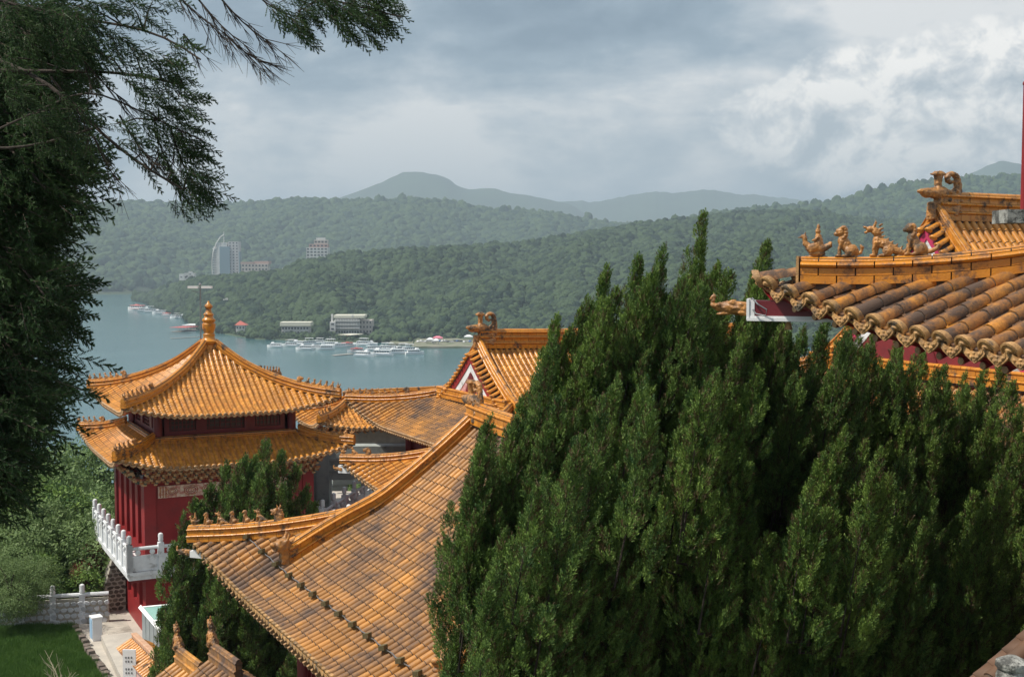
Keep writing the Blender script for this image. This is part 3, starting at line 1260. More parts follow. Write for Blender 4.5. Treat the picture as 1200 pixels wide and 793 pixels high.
# lower storey
a3 = 3.12
fw = MB()
wall_with_openings(fw, PCX - a3 + .2, PCX + a3 - .2, PCY - a3, -14.1, -7.95, [(PCX - .9, PCX + .9, -11.2, -9.0)], .25)
fw.build('wall', RED, pav)
fw = MB()
fw.box((PCX, PCY - a3 + .2, -10.1), (1.8, .06, 2.2))
dr = fw.build('door', MAROON, pav)
lw = MB()
ops = [(PCY + o - .34, PCY + o + .34, -10.75, -8.45) for o in (-1.75, -.55, .65, 1.85)] + [(PCY + o - .34, PCY + o + .34, -13.1, -11.75) for o in (-1.75, -.55, .65, 1.85)]
wall_with_openings(lw, PCY - a3 + .2, PCY + a3 - .2, PCX - a3, -14.1, -7.95, ops, .25, 'y')
lw.build('wall', RED, pav)
for o in ops:
    g = MB()
    g.box((PCX - a3 + .2, (o[0] + o[1]) / 2, (o[2] + o[3]) / 2), (.05, o[1] - o[0], o[3] - o[2]))
    wi = g.build('window', RED, pav)
    g = MB()
    for i in range(9):
        g.box((PCX - a3 + .15, (o[0] + o[1]) / 2 - .3 + i * .075, (o[2] + o[3]) / 2), (.05, .02, o[3] - o[2]))
    g.build('lattice', DKRED, wi)
for ax, yy, sg in (('x', PCY + a3, -1), ('y', PCX + a3, -1)):
    c0 = PCX if ax == 'x' else PCY
    w = MB()
    wall_with_openings(w, c0 - a3 + .2, c0 + a3 - .2, yy, -14.1, -7.95, [], .25, ax, sg)
    w.build('wall', RED, pav)
for sx in (-1, 1):
    for sy in (-1, 1):
        c_ = MB()
        c_.box((PCX + sx * (a3 - .12), PCY + sy * (a3 - .12), -11.02), (.42, .42, 6.2))
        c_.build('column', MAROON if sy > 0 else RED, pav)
        wh = MB()
        wh.box((PCX + sx * (a3 + .1), PCY + sy * (a3 - .55), -8.05), (.14, .9, .32))
        wh.build('beam_end', WHITEP, pav)
pp = MB()
pp.box((PCX - 1.55, PCY - a3 - .03, -8.55), (2.3, .06, .44))
pl = pp.build('painted_beam', PAINTED, pav)
pp = MB()
for xx, rr in ((-2.2, .14), (-1.5, .17), (-.85, .16)):
    for k_ in range(3):
        pp.tube([(PCX + xx + math.cos(t) * rr * (1 - k_ * .3) * 1.5, PCY - a3 - .065, -8.55 + math.sin(t) * rr * (1 - k_ * .3)) for t in fan(12) + [0.0]], .012, 4, mi=k_ % 2)
for xx in (-2.62, -2.52, -2.42):
    pp.box((PCX + xx, PCY - a3 - .065, -8.55), (.04, .02, .40), mi=0)
pp.build('scroll_pattern', [GOLDB, RED], pl)
pr = MB()
pr.box((PCX + 1.0, PCY - a3 - .03, -8.55), (2.3, .06, .44))
pr.build('painted_beam', PAINTED, pav)
# balcony
ab = 3.99
bal = mk('balcony', None, pav)
s_ = MB()
s_.box((PCX, PCY, -11.30), (2 * ab, 2 * ab, .14))
s_.box((PCX, PCY, -11.45), (2 * ab - .12, 2 * ab - .12, .16))
s_.build('floor_slab', WHITE, bal)
s_ = MB()
s_.box((PCX, PCY, -11.58), (2 * ab - .3, 2 * ab - .3, .1))
s_.build('underside', DKRED, bal)


def post_mesh(h=1.0, w=.2):
    m = MB()
    m.box((0, 0, h * .5), (w, w, h))
    m.lathe([(.06, h), (.06, h + .04), (.09, h + .06), (.095, h + .10), (.085, h + .14), (.095, h + .24), (.08, h + .31), (.03, h + .34)], n=12)
    return m.mesh('post', WHITE, True)


POST = post_mesh(1.0, .2)


def balustrade(parent, pts, n_list, z, h=1.0, names=('post', 'rail', 'panel')):
    for (a_, b_), n_ in zip(zip(pts, pts[1:]), n_list):
        a_, b_ = Vector((*a_[:2], z)), Vector((*b_[:2], z))
        d = b_ - a_
        ang = math.atan2(d.y, d.x)
        st = d / n_
        for i in range(n_ + 1):
            mk('post', POST, parent, Matrix.Translation(a_ + st * i) @ Matrix.Rotation(ang, 4, 'Z') @ Matrix.Diagonal((1, 1, h, 1)))
        for i in range(n_):
            c_ = a_ + st * (i + .5)
            L_ = st.length - .2
            m = MB()
            m.tube([c_ - d.normalized() * L_ / 2 + Vector((0, 0, .84 * h)), c_ + d.normalized() * L_ / 2 + Vector((0, 0, .84 * h))], .065, 8)
            m.build('rail', WHITE, parent, smooth=True)
            m = MB()
            rot = Matrix.Rotation(ang, 3, 'Z')
            m.box(c_ + Vector((0, 0, .30 * h)), (L_, .09, .56 * h), M=rot)
            for sx in (-1, 1):
                m.box(c_ + rot @ Vector((sx * L_ * .24, 0, .32 * h)), (L_ * .38, .115, .36 * h), M=rot)
            for sx in (-.28, .28):
                m.ell(c_ + rot @ Vector((sx * L_, 0, .69 * h)), (.10, .07, .11 * h), n=8, k=5)
            m.build('panel', WHITE, parent)


balustrade(bal, [(PCX - ab + .1, PCY + ab - .1), (PCX - ab + .1, PCY - ab + .1), (PCX + ab - .1, PCY - ab + .1), (PCX + ab - .1, PCY + ab - .1)], [7, 7, 7], -11.23)
# cobbled buttress leaning against the pavilion below the balcony


def boulder_wall(parent, o, u, n, w0, w1, h, name='cobble', mat_=None, sz=.2, lean=Vector((0, 0, 0))):
    """individual stones bedded in mortar over a plane with origin o, direction u, normal n"""
    rnd = random.Random(5)
    base = []
    for i in range(5):
        t = rnd.random() * 9
        m = MB()
        n_ = 7
        pts = [(math.cos(a) * (.5 + .09 * math.sin(3 * a + t)), math.sin(a) * (.46 + .07 * math.cos(2 * a + t))) for a in fan(n_)]
        r0 = m.ring([(x, 0, z) for x, z in pts])
        r1 = m.ring([(x * .8, -.16, z * .8) for x, z in pts])
        m.quadstrip(r0, r1, True, 0)
        m.f.append(tuple(r1))
        m.m.append(0)
        base.append(m.mesh(name, mat_))
    k = int(h / (sz * .8))
    up = Vector((0, 0, 1))
    for j in range(k):
        f = j / k
        w = w0 + (w1 - w0) * f
        c_ = max(1, int(w / sz))
        for i in range(c_):
            p = o + u * ((i + .5 + .5 * (j % 2) - .25) / c_ * w) + up * (j + .5) * h / k + lean * f
            M = Matrix(((u.x, -n.x, 0, p.x), (u.y, -n.y, 0, p.y), (0, 0, 1, p.z), (0, 0, 0, 1)))
            M = M @ Matrix.Rotation(rnd.uniform(-.3, .3), 4, 'Y') @ Matrix.Diagonal((w / c_ * .98 * rnd.uniform(.85, 1.1), sz * .5, h / k * 1.02 * rnd.uniform(.85, 1.1), 1))
            mk(name, rnd.choice(base), parent, M)


COB = mat('brown cobble', (.16, .13, .10), .8, (.09, .08, .07), 7, obj_rand=.5, bump=.01, bscale=30)
COBM = mat('pale pointing', (.42, .39, .33), .9, (.3, .28, .24), 5)
bt_ = MB()
bp0 = Vector((PCX - a3 - .05, PCY + 1.7, GZ))
bt_.prism([bp0, bp0 + Vector((-1.05, 0, 0)), bp0 + Vector((-.35, 0, 2.65)), bp0 + Vector((0, 0, 2.65))], Vector((0, -.42, 0)), Vector((0, .42, 0)))
but = thing('stone_buttress', 'brown cobbled buttress propping the white balcony above the path', 'buttress', bp0)
bt_.build('masonry', COBM, but)
boulder_wall(but, bp0 + Vector((-1.0, -.425, .05)), Vector((1, 0, 0)), Vector((0, -1, 0)), .98, .40, 2.35, 'cobble', COB, .2, Vector((.62, 0, 0)))

# ------------------------------------------------------------------ hall in the centre foreground, ridge running away from the camera
XE, YE0, YE1 = 7.0, 15.4, 29.6
hall = thing('front_hall', 'large hall in the foreground with a broad sweeping weathered orange roof over dark red doors', 'temple hall', (12.5, 22, GZ))
rn = Roof(XE, 2 * 12.56 - XE, YE0, YE1, -7.38, 3.35, 5.58, .62, .62, 3.6, .40, 3.2)
rn.hipall = False
rn.g = 2.65
rooft = mk('roof', None, hall)
deck(rn, [('W', 5.58), ('E', 5.58), ('N', 2.65), ('S', 2.65)], rooft, thick=.12)
tile_face(rn, 'W', rooft, GLZ_N, TIP, .070, .208, .25, sep=300)
tile_face(rn, 'E', rooft, GLZ_N, TIP, .076, .4, .5, panlen=.6)
for f in 'NS':
    tile_face(rn, f, rooft, GLZ_N, TIP, .076, .25, .3, skirt=2.65)
yg0, yg1 = YE0 + rn.g, YE1 - rn.g
# main ridge
rp = [Vector((12.56, yg1 + .1 - (yg1 - yg0 + .2) * i / 20, -4.02 + .16 * abs(1 - i / 10) ** 2)) for i in range(21)]
ridge(rp, RIDGE_M, rooft, GLZ_R, .34, sep=True)
place('ridge_end_dragon', SC['chiwen'], rooft, Vector((12.56, yg1 - .12, -3.93)), Vector((0, -1, 0)), .98)
place('ridge_end_dragon', SC['chiwen'], rooft, Vector((12.56, yg0 + .12, -3.93)), Vector((0, 1, 0)), .98)
for q, sep_ in ((rn.W['W'] - rn.g, True), (rn.g, False)):
    pth = rn.line('W', q, 1.12, 5.45, 16, .02)
    ps, top = ridge(pth, [(0, .14, .15, 'box'), (.14, .21, .18, 'roll'), (.21, .32, .12, 'box'), (.32, .39, .16, 'roll'), (.39, .48, .10, 'cap')], rooft, GLZ_R, .30, sep=sep_)
    place('ridge_beast', SC['head'], rooft, pth[0] + Vector((-.02, 0, .02)), Vector((-1, 0, 0)), .78)
    pth = rn.line('E', q, .95, 5.45, 16, .02)
    ridge(pth, RIDGE_M, rooft, GLZ_R, .30)
RIDGE_H = [(0, .12, .12, 'box'), (.12, .18, .15, 'roll'), (.18, .27, .10, 'box'), (.27, .33, .13, 'roll'), (.33, .41, .085, 'cap')]
ps, top = hip_ridge(rn, 'W', 1, -.05, 2.65, rooft, GLZ_R, RIDGE_H, 0, .3, .3, sep=True, beast=False)
for i, me in enumerate([SC['rider'], SC['lion'], SC['dragon'], SC['lion'], SC['lion2'], SC['dragon']]):
    p, d = at_arc(ps, .16 + i * .35)
    place('ridge_figure', me, rooft, p + Vector((0, 0, top - .01)), -d, .30)
p, d = at_arc(ps, .16 + 6 * .35 + .15)
place('ridge_beast', SC['head'], rooft, p + Vector((0, 0, top - .06)), -d, .42)
for f, e in (('W', 0), ('E', 0), ('E', 1)):
    hip_ridge(rn, f, e, -.05, 2.65, rooft, GLZ_R, RIDGE_H, 5, .3, .34)
# gable walls under the ridge ends
for yy, sg in ((yg1 - .25, 1), (yg0 + .25, -1)):
    m = MB()
    zs_ = -7.38 + 3.35 * (.62 * .44 + .38 * .44 ** 2)
    m.prism([(12.56 - 3.1, yy, zs_ - .3), (12.56 + 3.1, yy, zs_ - .3), (12.56, yy, -4.25)], Vector((0, -.1, 0)), Vector((0, .1, 0)))
    m.build('gable', PINK, hall)
# lamp cable with small floodlights fixed along the lower roof
cab = MB()
cp = [rn.pt('W', q, .86 + (.02 if i % 2 else 0), .17) for i, q in enumerate(np.linspace(rn.W['W'] - .75, 4.0, 46))]
cab.tube(cp, .012, 5)
cab.build('lamp_cable', METAL, rooft)
fl = MB()
for k in range(4):
    fl.box((-.07 + .048 * k, -.03, .015 + .010 * k), (.024, .15, .085), M=Euler((0, 0, .5)).to_matrix())
fl.box((0, .02, -.03), (.22, .05, .05))
flm = fl.mesh('roof_lamp', mat('mossy lamp housing', (.09, .085, .035), .9, (.14, .10, .05), 14))
for i in range(15):
    q = rn.W['W'] - 1.05 - i * .80
    p = rn.pt('W', q, .86, .17)
    a = rn.pt('W', q - .2, .86, .17) - p
    M = Matrix.Translation(p) @ Matrix.Rotation(math.atan2(a.y, a.x) + .2, 4, 'Z') @ Matrix.Rotation(-.1, 4, 'Y')
    mk('roof_lamp', flm, rooft, M)
# corner beam end
cb = MB()
cpt = rn.pt('W', rn.W['W'], 0, -.16)
dv = Vector((-1, 1, 0)).normalized()
ang = math.atan2(dv.y, dv.x)
cb.box(cpt - dv * .45 + Vector((0, 0, -.10)), (.95, .12, .16), ang)
cb.build('corner_beam', WHITEP, hall)
place('beam_dragon', SC['beam'], hall, cpt + dv * .12 + Vector((0, 0, -.08)), dv, .36)


def panelled_wall(parent, x, y0, y1, z0, z1, n, cm, pm):
    """colonnade wall along Y facing -X: columns, doors with mullions"""
    st = (y1 - y0) / n
    for i in range(n + 1):
        m = MB()
        m.tube([(x, y0 + st * i, z0), (x, y0 + st * i, z1)], .16, 12)
        m.build('column', cm, parent, smooth=True)
    for i in range(n):
        yc = y0 + st * (i + .5)
        m = MB()
        m.box((x + .14, yc, (z0 + z1) / 2), (.08, st - .3, z1 - z0))
        d = m.build('door', pm, parent)
        m = MB()
        for k in range(5):
            m.box((x + .07, yc - (st - .34) * (.5 - k / 4), (z0 + z1) / 2), (.08, .07, z1 - z0 - .02))
        for z in (z1 - .25, z1 - .55, z0 + (z1 - z0) * .35, z0 + .2):
            m.box((x + .075, yc, z), (.07, st - .32, .09))
        m.build('mullion', cm, d)


panelled_wall(hall, XE + 1.55, YE0 + 1.5, YE1 - 2.1, GZ, -7.0, 7, MAROON, DKRED)
m = MB()
m.box((12.56 + .6, (YE0 + YE1) / 2, -10.6), (8.6, YE1 - YE0 - 3.6, 6.8))
m.build('wall', MAROON, hall)
m = MB()
for i in range(int((YE1 - YE0) / .25)):
    q = YE0 + .3 + i * .25
    if q < YE1 - .3:
        a_ = rn.pt('W', q - YE0, .03, -.17)
        m.box(a_ + Vector((.3, 0, .03)), (.62, .075, .075), M=Euler((0, -.45, 0)).to_matrix())
m.build('rafters', TIP_P, hall, kind='stuff')


# ------------------------------------------------------------------ halls behind (ridge running to the right)
def gable_hall(name, label, xg, yr, half, zap, gable_h, gable_w, skirt, ze, U, ylen_x, tile_sp, seg, scale=1.0, near_t=None, pinkm=PINK, edge=RED, sep=0, chi=1.0, slope_k=.5, ru_=.12, csx=1.0):
    """hip-and-gable hall whose gable faces -X. xg: gable plane, yr: ridge line"""
    T = half
    h = thing(name, label, 'temple hall', (xg + ylen_x / 2, yr, GZ))
    x0, x1 = xg - skirt, xg + ylen_x + skirt
    rf = Roof(x0, x1, yr - half, yr + half, ze, zap - ze, T, slope_k, U, 3.6, .35, 3.2)
    rf.hipall = False
    rf.g = skirt
    ro = mk('roof', None, h)
    deck(rf, [('S', T), ('N', T), ('W', skirt), ('E', skirt)], ro, thick=.12)
    tile_face(rf, 'S', ro, GLZ, TIP_P, .078, tile_sp, seg, panlen=.16)
    tile_face(rf, 'W', ro, GLZ_N, TIP_P, .078, tile_sp, seg, skirt=skirt, panlen=.2)
    tile_face(rf, 'N', ro, GLZ, TIP_P, .078, .4, .6, panlen=.6)
    tile_face(rf, 'E', ro, GLZ, TIP_P, .078, .4, .6, skirt=skirt, panlen=.6)
    # main ridge
    n_ = 24
    rp = [Vector((xg + .1 + (ylen_x - .2) * i / n_, yr, zap - .05 + ru_ * abs(1 - 2 * i / n_) ** 2.2)) for i in range(n_ + 1)]
    ridge(rp, RIDGE_L, ro, GLZ_R, .36, sep=sep)
    place('ridge_end_dragon', SC['chiwen'], ro, Vector((xg + .38 * chi, yr, rp[0].z + .02)), Vector((1, 0, 0)), 1.28 * chi, sx=csx)
    place('ridge_end_dragon', SC['chiwen'], ro, Vector((xg + ylen_x - .38 * chi, yr, rp[-1].z + .02)), Vector((-1, 0, 0)), 1.28 * chi)
    # descending ridges with the row of short tiles hanging over the gable
    tg = skirt
    for face in 'SN':
        for end in (0, 1):
            q = skirt if end == 0 else rf.W[face] - skirt
            pth = rf.line(face, q + (.12 if end == 0 else -.12), 1.9, T - .02, 16, .02)
            ridge(pth, [(0, .15, .13, 'box'), (.15, .23, .17, 'roll'), (.23, .36, .12, 'box'), (.36, .44, .15, 'roll'), (.44, .53, .10, 'cap')], ro, GLZ_R, .32, sep=(sep and face == 'S' and end == 0))
            place('ridge_beast', SC['head'], ro, pth[0], Vector((0, -1 if face == 'S' else 1, 0)), .8)
            if end == 0:
                L_ = arc_resample(rf.line(face, q, tg + .1, T - .15, 20, .02), .27)
                bt = barrel_tpl(.085)
                items, dis = [], []
                dt = disc_tpl(.085, False)
                for p in L_:
                    a_ = p + Vector((-.36, 0, -.12))
                    b_ = p + Vector((.02, 0, .06))
                    sgn = 1 if face == 'S' else -1
                    items.append((bt, frame(a_, b_, (0, 1))))
                    M = frame(a_, b_, (0, 1))
                    l_ = (b_ - a_).length
                    for c_ in range(3):
                        M[c_][1] /= l_
                    dis.append((dt, M))
                put(items, 'gable_tile', [GLZ_R, MORT], ro, 60 if (face == 'S' and sep) else 0, 'gable_tile', True)
                put(dis, 'gable_tile_end', [GLZ_R], ro, 0, 'gable_tile_end')
                # bed under the short tiles and the board below
                bb = MB()
                P = arc_resample(rf.line(face, q, tg - .05, T, 14, 0), .5)
                prev = None
                for p in P:
                    g = bb.ring([p + Vector((-.32, 0, -.15)), p + Vector((.05, 0, .02)), p + Vector((.05, 0, -.10)), p + Vector((-.30, 0, -.2))])
                    if prev:
                        bb.quadstrip(prev, g, True, 0)
                    prev = g
                bb.build('gable_eave', MORT, ro)
                bb = MB()
                prev = None
                for p in P:
                    g = bb.ring([p + Vector((-.28, 0, -.18)), p + Vector((-.24, 0, -.18)), p + Vector((-.24, 0, -.50)), p + Vector((-.28, 0, -.50))])
                    if prev:
                        bb.quadstrip(prev, g, True, 0)
                    prev = g
                bb.build('bargeboard', edge, ro)
                bb = MB()
                prev = None
                for p in P:
                    g = bb.ring([p + Vector((-.25, 0, -.45)), p + Vector((-.21, 0, -.45)), p + Vector((-.21, 0, -.85)), p + Vector((-.25, 0, -.85))])
                    if prev:
                        bb.quadstrip(prev, g, True, 0)
                    prev = g
                bb.build('gable_border', WHITE, ro)
    # gable board
    zb = rf.pt('S', skirt, skirt).z
    m = MB()
    k = 10
    up_ = [rf.pt('S', skirt, skirt + (T - skirt) * i / k, -.3) for i in range(k + 1)]
    dn_ = [rf.pt('N', skirt, skirt + (T - skirt) * (k - 1 - i) / k, -.3) for i in range(k)]
    m.prism([Vector((xg - .20, p.y, p.z)) for p in up_ + dn_], Vector((-.03, 0, 0)), Vector((.05, 0, 0)))
    gb = m.build('gable', pinkm, h)
    m = MB()
    zc = (zb + zap) / 2 - .1
    m.prism([(xg - .25, yr - .5, zb + .35), (xg - .25, yr + .5, zb + .35), (xg - .25, yr + .1, zb + 1.2), (xg - .25, yr - .1, zb + 1.2)], Vector((-.02, 0, 0)), Vector((.02, 0, 0)))
    m.build('carved_pendant', MAROON, gb)
    # ridge along the foot of the gable
    bp = [Vector((xg - .22, yr + (half - skirt + .1) * (1 - 2 * i / 12), zb - .02)) for i in range(13)]
    ridge(bp, [(0, .16, .14, 'box'), (.16, .24, .17, 'roll'), (.24, .36, .12, 'box'), (.36, .46, .15, 'roll')], ro, GLZ_R, .32, sep=sep)
    return h, ro, rf


mh, mro, mrf = gable_hall('middle_hall', 'tall hall behind the pavilion with pink gable and bright sunlit ridge', 21.3, 45.3, 5.95, -3.62, 0, 0, 2.85, -6.98, .8, 14.5, .243, .3, sep=True)
for i in range(9):
    pass
for f, e in (('W', 1), ('W', 0)):
    ps, top = hip_ridge(mrf, f, e, -.05, 2.8, mro, GLZ_R, RIDGE_S, 9 if e == 1 else 0, .26, .29, beast=(e == 1))
for e in (0, 1):
    hip_ridge(mrf, 'E', e, -.05, 2.8, mro, GLZ_R, RIDGE_S, 0, .26, .29, beast=False)
m = MB()
m.box((28.5, 45.3, -10.6), (16.4, 9.0, 6.6))
m.build('wall', RED, mh)
for i in range(6):
    m = MB()
    m.tube([(20.2, 40.9 + i * 1.76, GZ), (20.2, 40.9 + i * 1.76, -6.8)], .17, 12)
    m.build('column', RED, mh, smooth=True)
brackets(mh, 20.2, 36, 40.7, 49.9, -7.25, .45, 1.1, 'WS', 2)

# hall beyond the juniper row on the right
RXG, RYR = 25.4, 25.2
rh, rro, rrf = gable_hall('right_hall', 'hall on the right whose glossy ridge and gable show above the near eave', RXG, RYR, 7.4, 1.02, 0, 0, 2.9, -4.7, .7, 16, .262, .3, pinkm=DKRED, edge=MAG, chi=.92, slope_k=.42, sep=True, ru_=.05, csx=1.25)
for f, e in (('W', 1), ('W', 0), ('E', 0), ('E', 1)):
    hip_ridge(rrf, f, e, -.05, 2.8, rro, GLZ_R, RIDGE_S, 5, .26, .29)
m = MB()
m.box((RXG + 8, RYR, -9.6), (18, 11.4, 9))
m.build('wall', RED, rh)

# ------------------------------------------------------------------ near corner roof at upper right
XC, YC1 = 9.45, 11.35
chall = thing('near_hall', 'closest hall at upper right showing one upturned roof corner with big lichened tiles', 'temple hall', (16, 6, GZ))
rc = Roof(XC, XC + 12, YC1 - 12, YC1, -.93, 3.9, 6, .36, .62, 3.4, .34, 2.4, 2.0)
rc.hipall = True
rc.g = 99
cro = mk('roof', None, chall)
deck(rc, [(f, 6) for f in 'WSEN'], cro, thick=.15, n=60, under=DKRED, fascia=RED)
CR, CSP = .082, .262
tile_face(rc, 'W', cro, GLZ_C, TIP, CR, CSP, .36, q0=12 - CSP * 20 - .10, q1=12 - .10, tmax=3.0, sep=300, rich=True, panlen=.3)
tile_face(rc, 'N', cro, GLZ_C, TIP, CR, CSP, .36, panlen=.5)
tile_face(rc, 'E', cro, GLZ_C, TIP, CR, CSP, .5, panlen=.6)
tile_face(rc, 'S', cro, GLZ_C, TIP, CR, CSP, .5, panlen=.6)
tile_face(rc, 'W', cro, GLZ_C, TIP, CR, CSP, .4, q1=12 - CSP * 21 - .10, panlen=.5)
RIDGE_C = [(.02, .115, .135, 'box'), (.115, .20, .12, 'box'), (.20, .27, .155, 'roll'), (.27, .33, .10, 'cap')]
hp = rc.hip('W', 1, .27, 4.8, 24, .03)
ps, top = ridge(hp, RIDGE_C, cro, GLZ_CR, .40, sep=True)
ed = MB()
ed.box(hp[0] + Vector((-.02, .02, .16)), (.03, .26, .34), R(-45))
ed.ell(hp[0] + Vector((-.04, .04, .10)), (.04, .07, .08))
ed.build('ridge_end_plate', TIP, cro, smooth=True)
d0 = (ps[0] - ps[4])
for i, (key, arc, sz, dz_) in enumerate((('rider', .17, .37, 0), ('lion', .50, .37, 0), ('dragon', .87, .39, 0), ('lion2', 1.24, .37, 0))):
    p, d = at_arc(ps, arc)
    place('ridge_figure', SC[key], cro, p + Vector((0, 0, top - .006)), Vector((-1, 1, 0)), sz)
for e_ in (0,):
    hip_ridge(rc, 'W', 0, .1, 5.8, cro, GLZ_C, RIDGE_S, 4, .34, .4)
for e_ in (0, 1):
    hip_ridge(rc, 'E', e_, .1, 5.8, cro, GLZ_C, RIDGE_S, 4, .34, .4)
# two outermost tiles that turn over the very corner
ct = rc.pt('W', 12, 0, .06)
cdv = Vector((-1, 1, 0)).normalized()
bt = barrel_tpl(CR)
for dd, ln, dz_ in ((0.0, .34, .03), (.20, .34, .10)):
    a_ = ct + cdv * (.03 - dd) + Vector((0, 0, dz_ * .3))
    b_ = a_ - cdv * ln + Vector((0, 0, .06))
    mk('barrel_tile', bt.mesh('barrel_tile', [GLZ_C, MORT], True), cro, frame(a_, b_, (cdv.y, -cdv.x)))
a_ = ct + cdv * .03 + Vector((0, 0, .01))
M = frame(a_, a_ - cdv + Vector((0, 0, .1)), (cdv.y, -cdv.x))
mk('eave_tile', disc_tpl(CR, True).mesh('eave_tile', TIP, True), cro, M)
# rafters with pale ends, corner beam with gilded dragon, hook
for i in range(22):
    q = 12 - .35 - i * CSP * .95
    a_ = rc.pt('W', q, .10, -.165)
    b_ = rc.pt('W', q, 1.7, -.20)
    m = MB()
    m.tube([a_, b_], .042, 8)
    ra = m.build('rafter', DKRED, chall, smooth=True)
    m = MB()
    m.tube([a_ + Vector((-.012, 0, 0)), a_ + Vector((.004, 0, 0))], .038, 8)
    m.build('rafter_end', TIP_P, ra)
cbz = ct.z - .33
cang = math.atan2(cdv.y, cdv.x)
m = MB()
c0 = ct + cdv * .13 + Vector((0, 0, cbz - ct.z))
rot = Matrix.Rotation(cang, 3, 'Z')
m.box(c0 - cdv * .85, (1.7, .17, .20), M=rot)
cbm = m.build('corner_beam', MAROON, chall)
m = MB()
for z in (-.115,):
    m.box(c0 - cdv * .85 + Vector((0, 0, z)), (1.72, .22, .035), M=rot)
    m.box(c0 - cdv * .85 + Vector((0, 0, z + .03)), (1.72, .195, .022), M=rot)
m.box(c0 - cdv * .0 + Vector((0, 0, -.0)), (.03, .21, .24), M=rot)
m.box(c0 - cdv * .045 + Vector((0, 0, .0)), (.06, .185, .205), M=rot)
m.build('white_edging', WHITEP, cbm)
m = MB()
sd = Vector((-cdv.y, cdv.x, 0)) * -1
sd = Vector((-.707, -.707, 0))
hk = [c0 - cdv * .05 + sd * .12 + Vector((0, 0, .13)), c0 - cdv * .12 + sd * .15 + Vector((0, 0, .06)), c0 - cdv * .22 + sd * .15 + Vector((0, 0, .0)), c0 - cdv * .21 + sd * .15 + Vector((0, 0, -.07)), c0 - cdv * .1 + sd * .14 + Vector((0, 0, -.05)), c0 - cdv * .06 + sd * .12 + Vector((0, 0, -.0))]
m.tube(hk, .010, 6)
m.build('iron_hook', METAL, cbm)
place('beam_dragon', SC['beam'], chall, c0 + cdv * .08 + Vector((0, 0, .0)), cdv, .42)
# wind bell under the beam
m = MB()
wb = c0 - cdv * .45 + Vector((0, 0, -.14))
m.lathe([(.012, .03), (.02, 0), (.035, -.03), (.045, -.08), (.05, -.09)], wb, 10)
m.build('wind_bell', TIP, cbm, smooth=True)
m = MB()
m.box((XC + 6, YC1 - 6, -7.3), (7.6, 7.6, 12.9))
m.build('wall', RED, chall)
for q in range(4):
    m = MB()
    m.tube([(XC + 2.2, YC1 - 2.2 - q * 2.5, GZ), (XC + 2.2, YC1 - 2.2 - q * 2.5, -.2)], .2, 14)
    m.build('column', RED, chall, smooth=True)

# red pole standing on a concrete ledge, far right edge
ledge = PX(1172, 254, 11.0)
pl_ = thing('red_pole', 'thin red pole standing on a weathered concrete ledge at the right edge', 'pole', ledge)
m = MB()
w_ = Vector((CY, -SY, 0))
c_ = PX(1212, 254, 11.0)
m.box(c_, (.60, .35, .115), -YAW)
m.box(c_ + w_ * .9 - Vector((0, 0, .0)), (1.2, .5, .14), -YAW)
m.build('concrete_ledge', SLAB, pl_)
m = MB()
pb = PX(1199.5, 247, 11.0)
m.tube([pb, pb + Vector((0, 0, 1.085))], .028, 12)
m.ell(pb + Vector((0, 0, 1.09)), (.035, .035, .03))
m.build('pole', RED, pl_, smooth=True)
m = MB()
c2 = c_ + w_ * 1.2
m.box((c2.x, c2.y, (c2.z - 14) / 2 - .03), (.28, .28, c2.z + 14 - .1), -YAW)
m.build('pillar', SLAB, pl_)

# ------------------------------------------------------------------ small roofs between pavilion and middle hall
g1 = thing('gate_roof', 'small hipped gate roof over a grey stone wall, right behind the pavilion', 'gatehouse', (22, 57.5, GZ))
r1 = Roof(18.2, 27.5, 55.4, 59.6, -7.95, 1.15, 2.1, .6, .45, 2.2, .2, 1.8)
r1.hipall = True
r1.g = 99
ro1 = mk('roof', None, g1)
deck(r1, [(f, 2.1) for f in 'WSEN'], ro1, thick=.1)
for f in 'WS':
    tile_face(r1, f, ro1, GLZ, TIP_P, .075, .26, .3, panlen=.2)
for f in 'EN':
    tile_face(r1, f, ro1, GLZ, TIP_P, .075, .26, .6, panlen=.6)
for f, e in (('W', 0), ('W', 1), ('E', 0), ('E', 1)):
    hip_ridge(r1, f, e, -.05, 2.0, ro1, GLZ_R, RIDGE_S, 3, .24, .3)
ridge([Vector((20.3, 57.5, -6.85)), Vector((25.4, 57.5, -6.85))], RIDGE_M, ro1, GLZ_R, .34)
place('ridge_end_dragon', SC['head_low'], ro1, Vector((20.3, 57.5, -6.85)), Vector((-1, 0, 0)), .8)
brackets(g1, 18.9, 26.8, 56.1, 58.9, -8.05, .42, .95, 'WS', 2, bracket_mesh(.95))
m = MB()
m.box((22.8, 57.5, -9.4), (7.6, 2.4, 2.5))
m.box((19.3, 57.5, -12.3), (.9, 2.3, 3.5))
m.box((25.6, 57.5, -12.3), (2.0, 2.3, 3.5))
m.box((22.8, 56.26, -8.95), (7.7, .1, .14))
m.build('stone_wall', GREYC, g1)

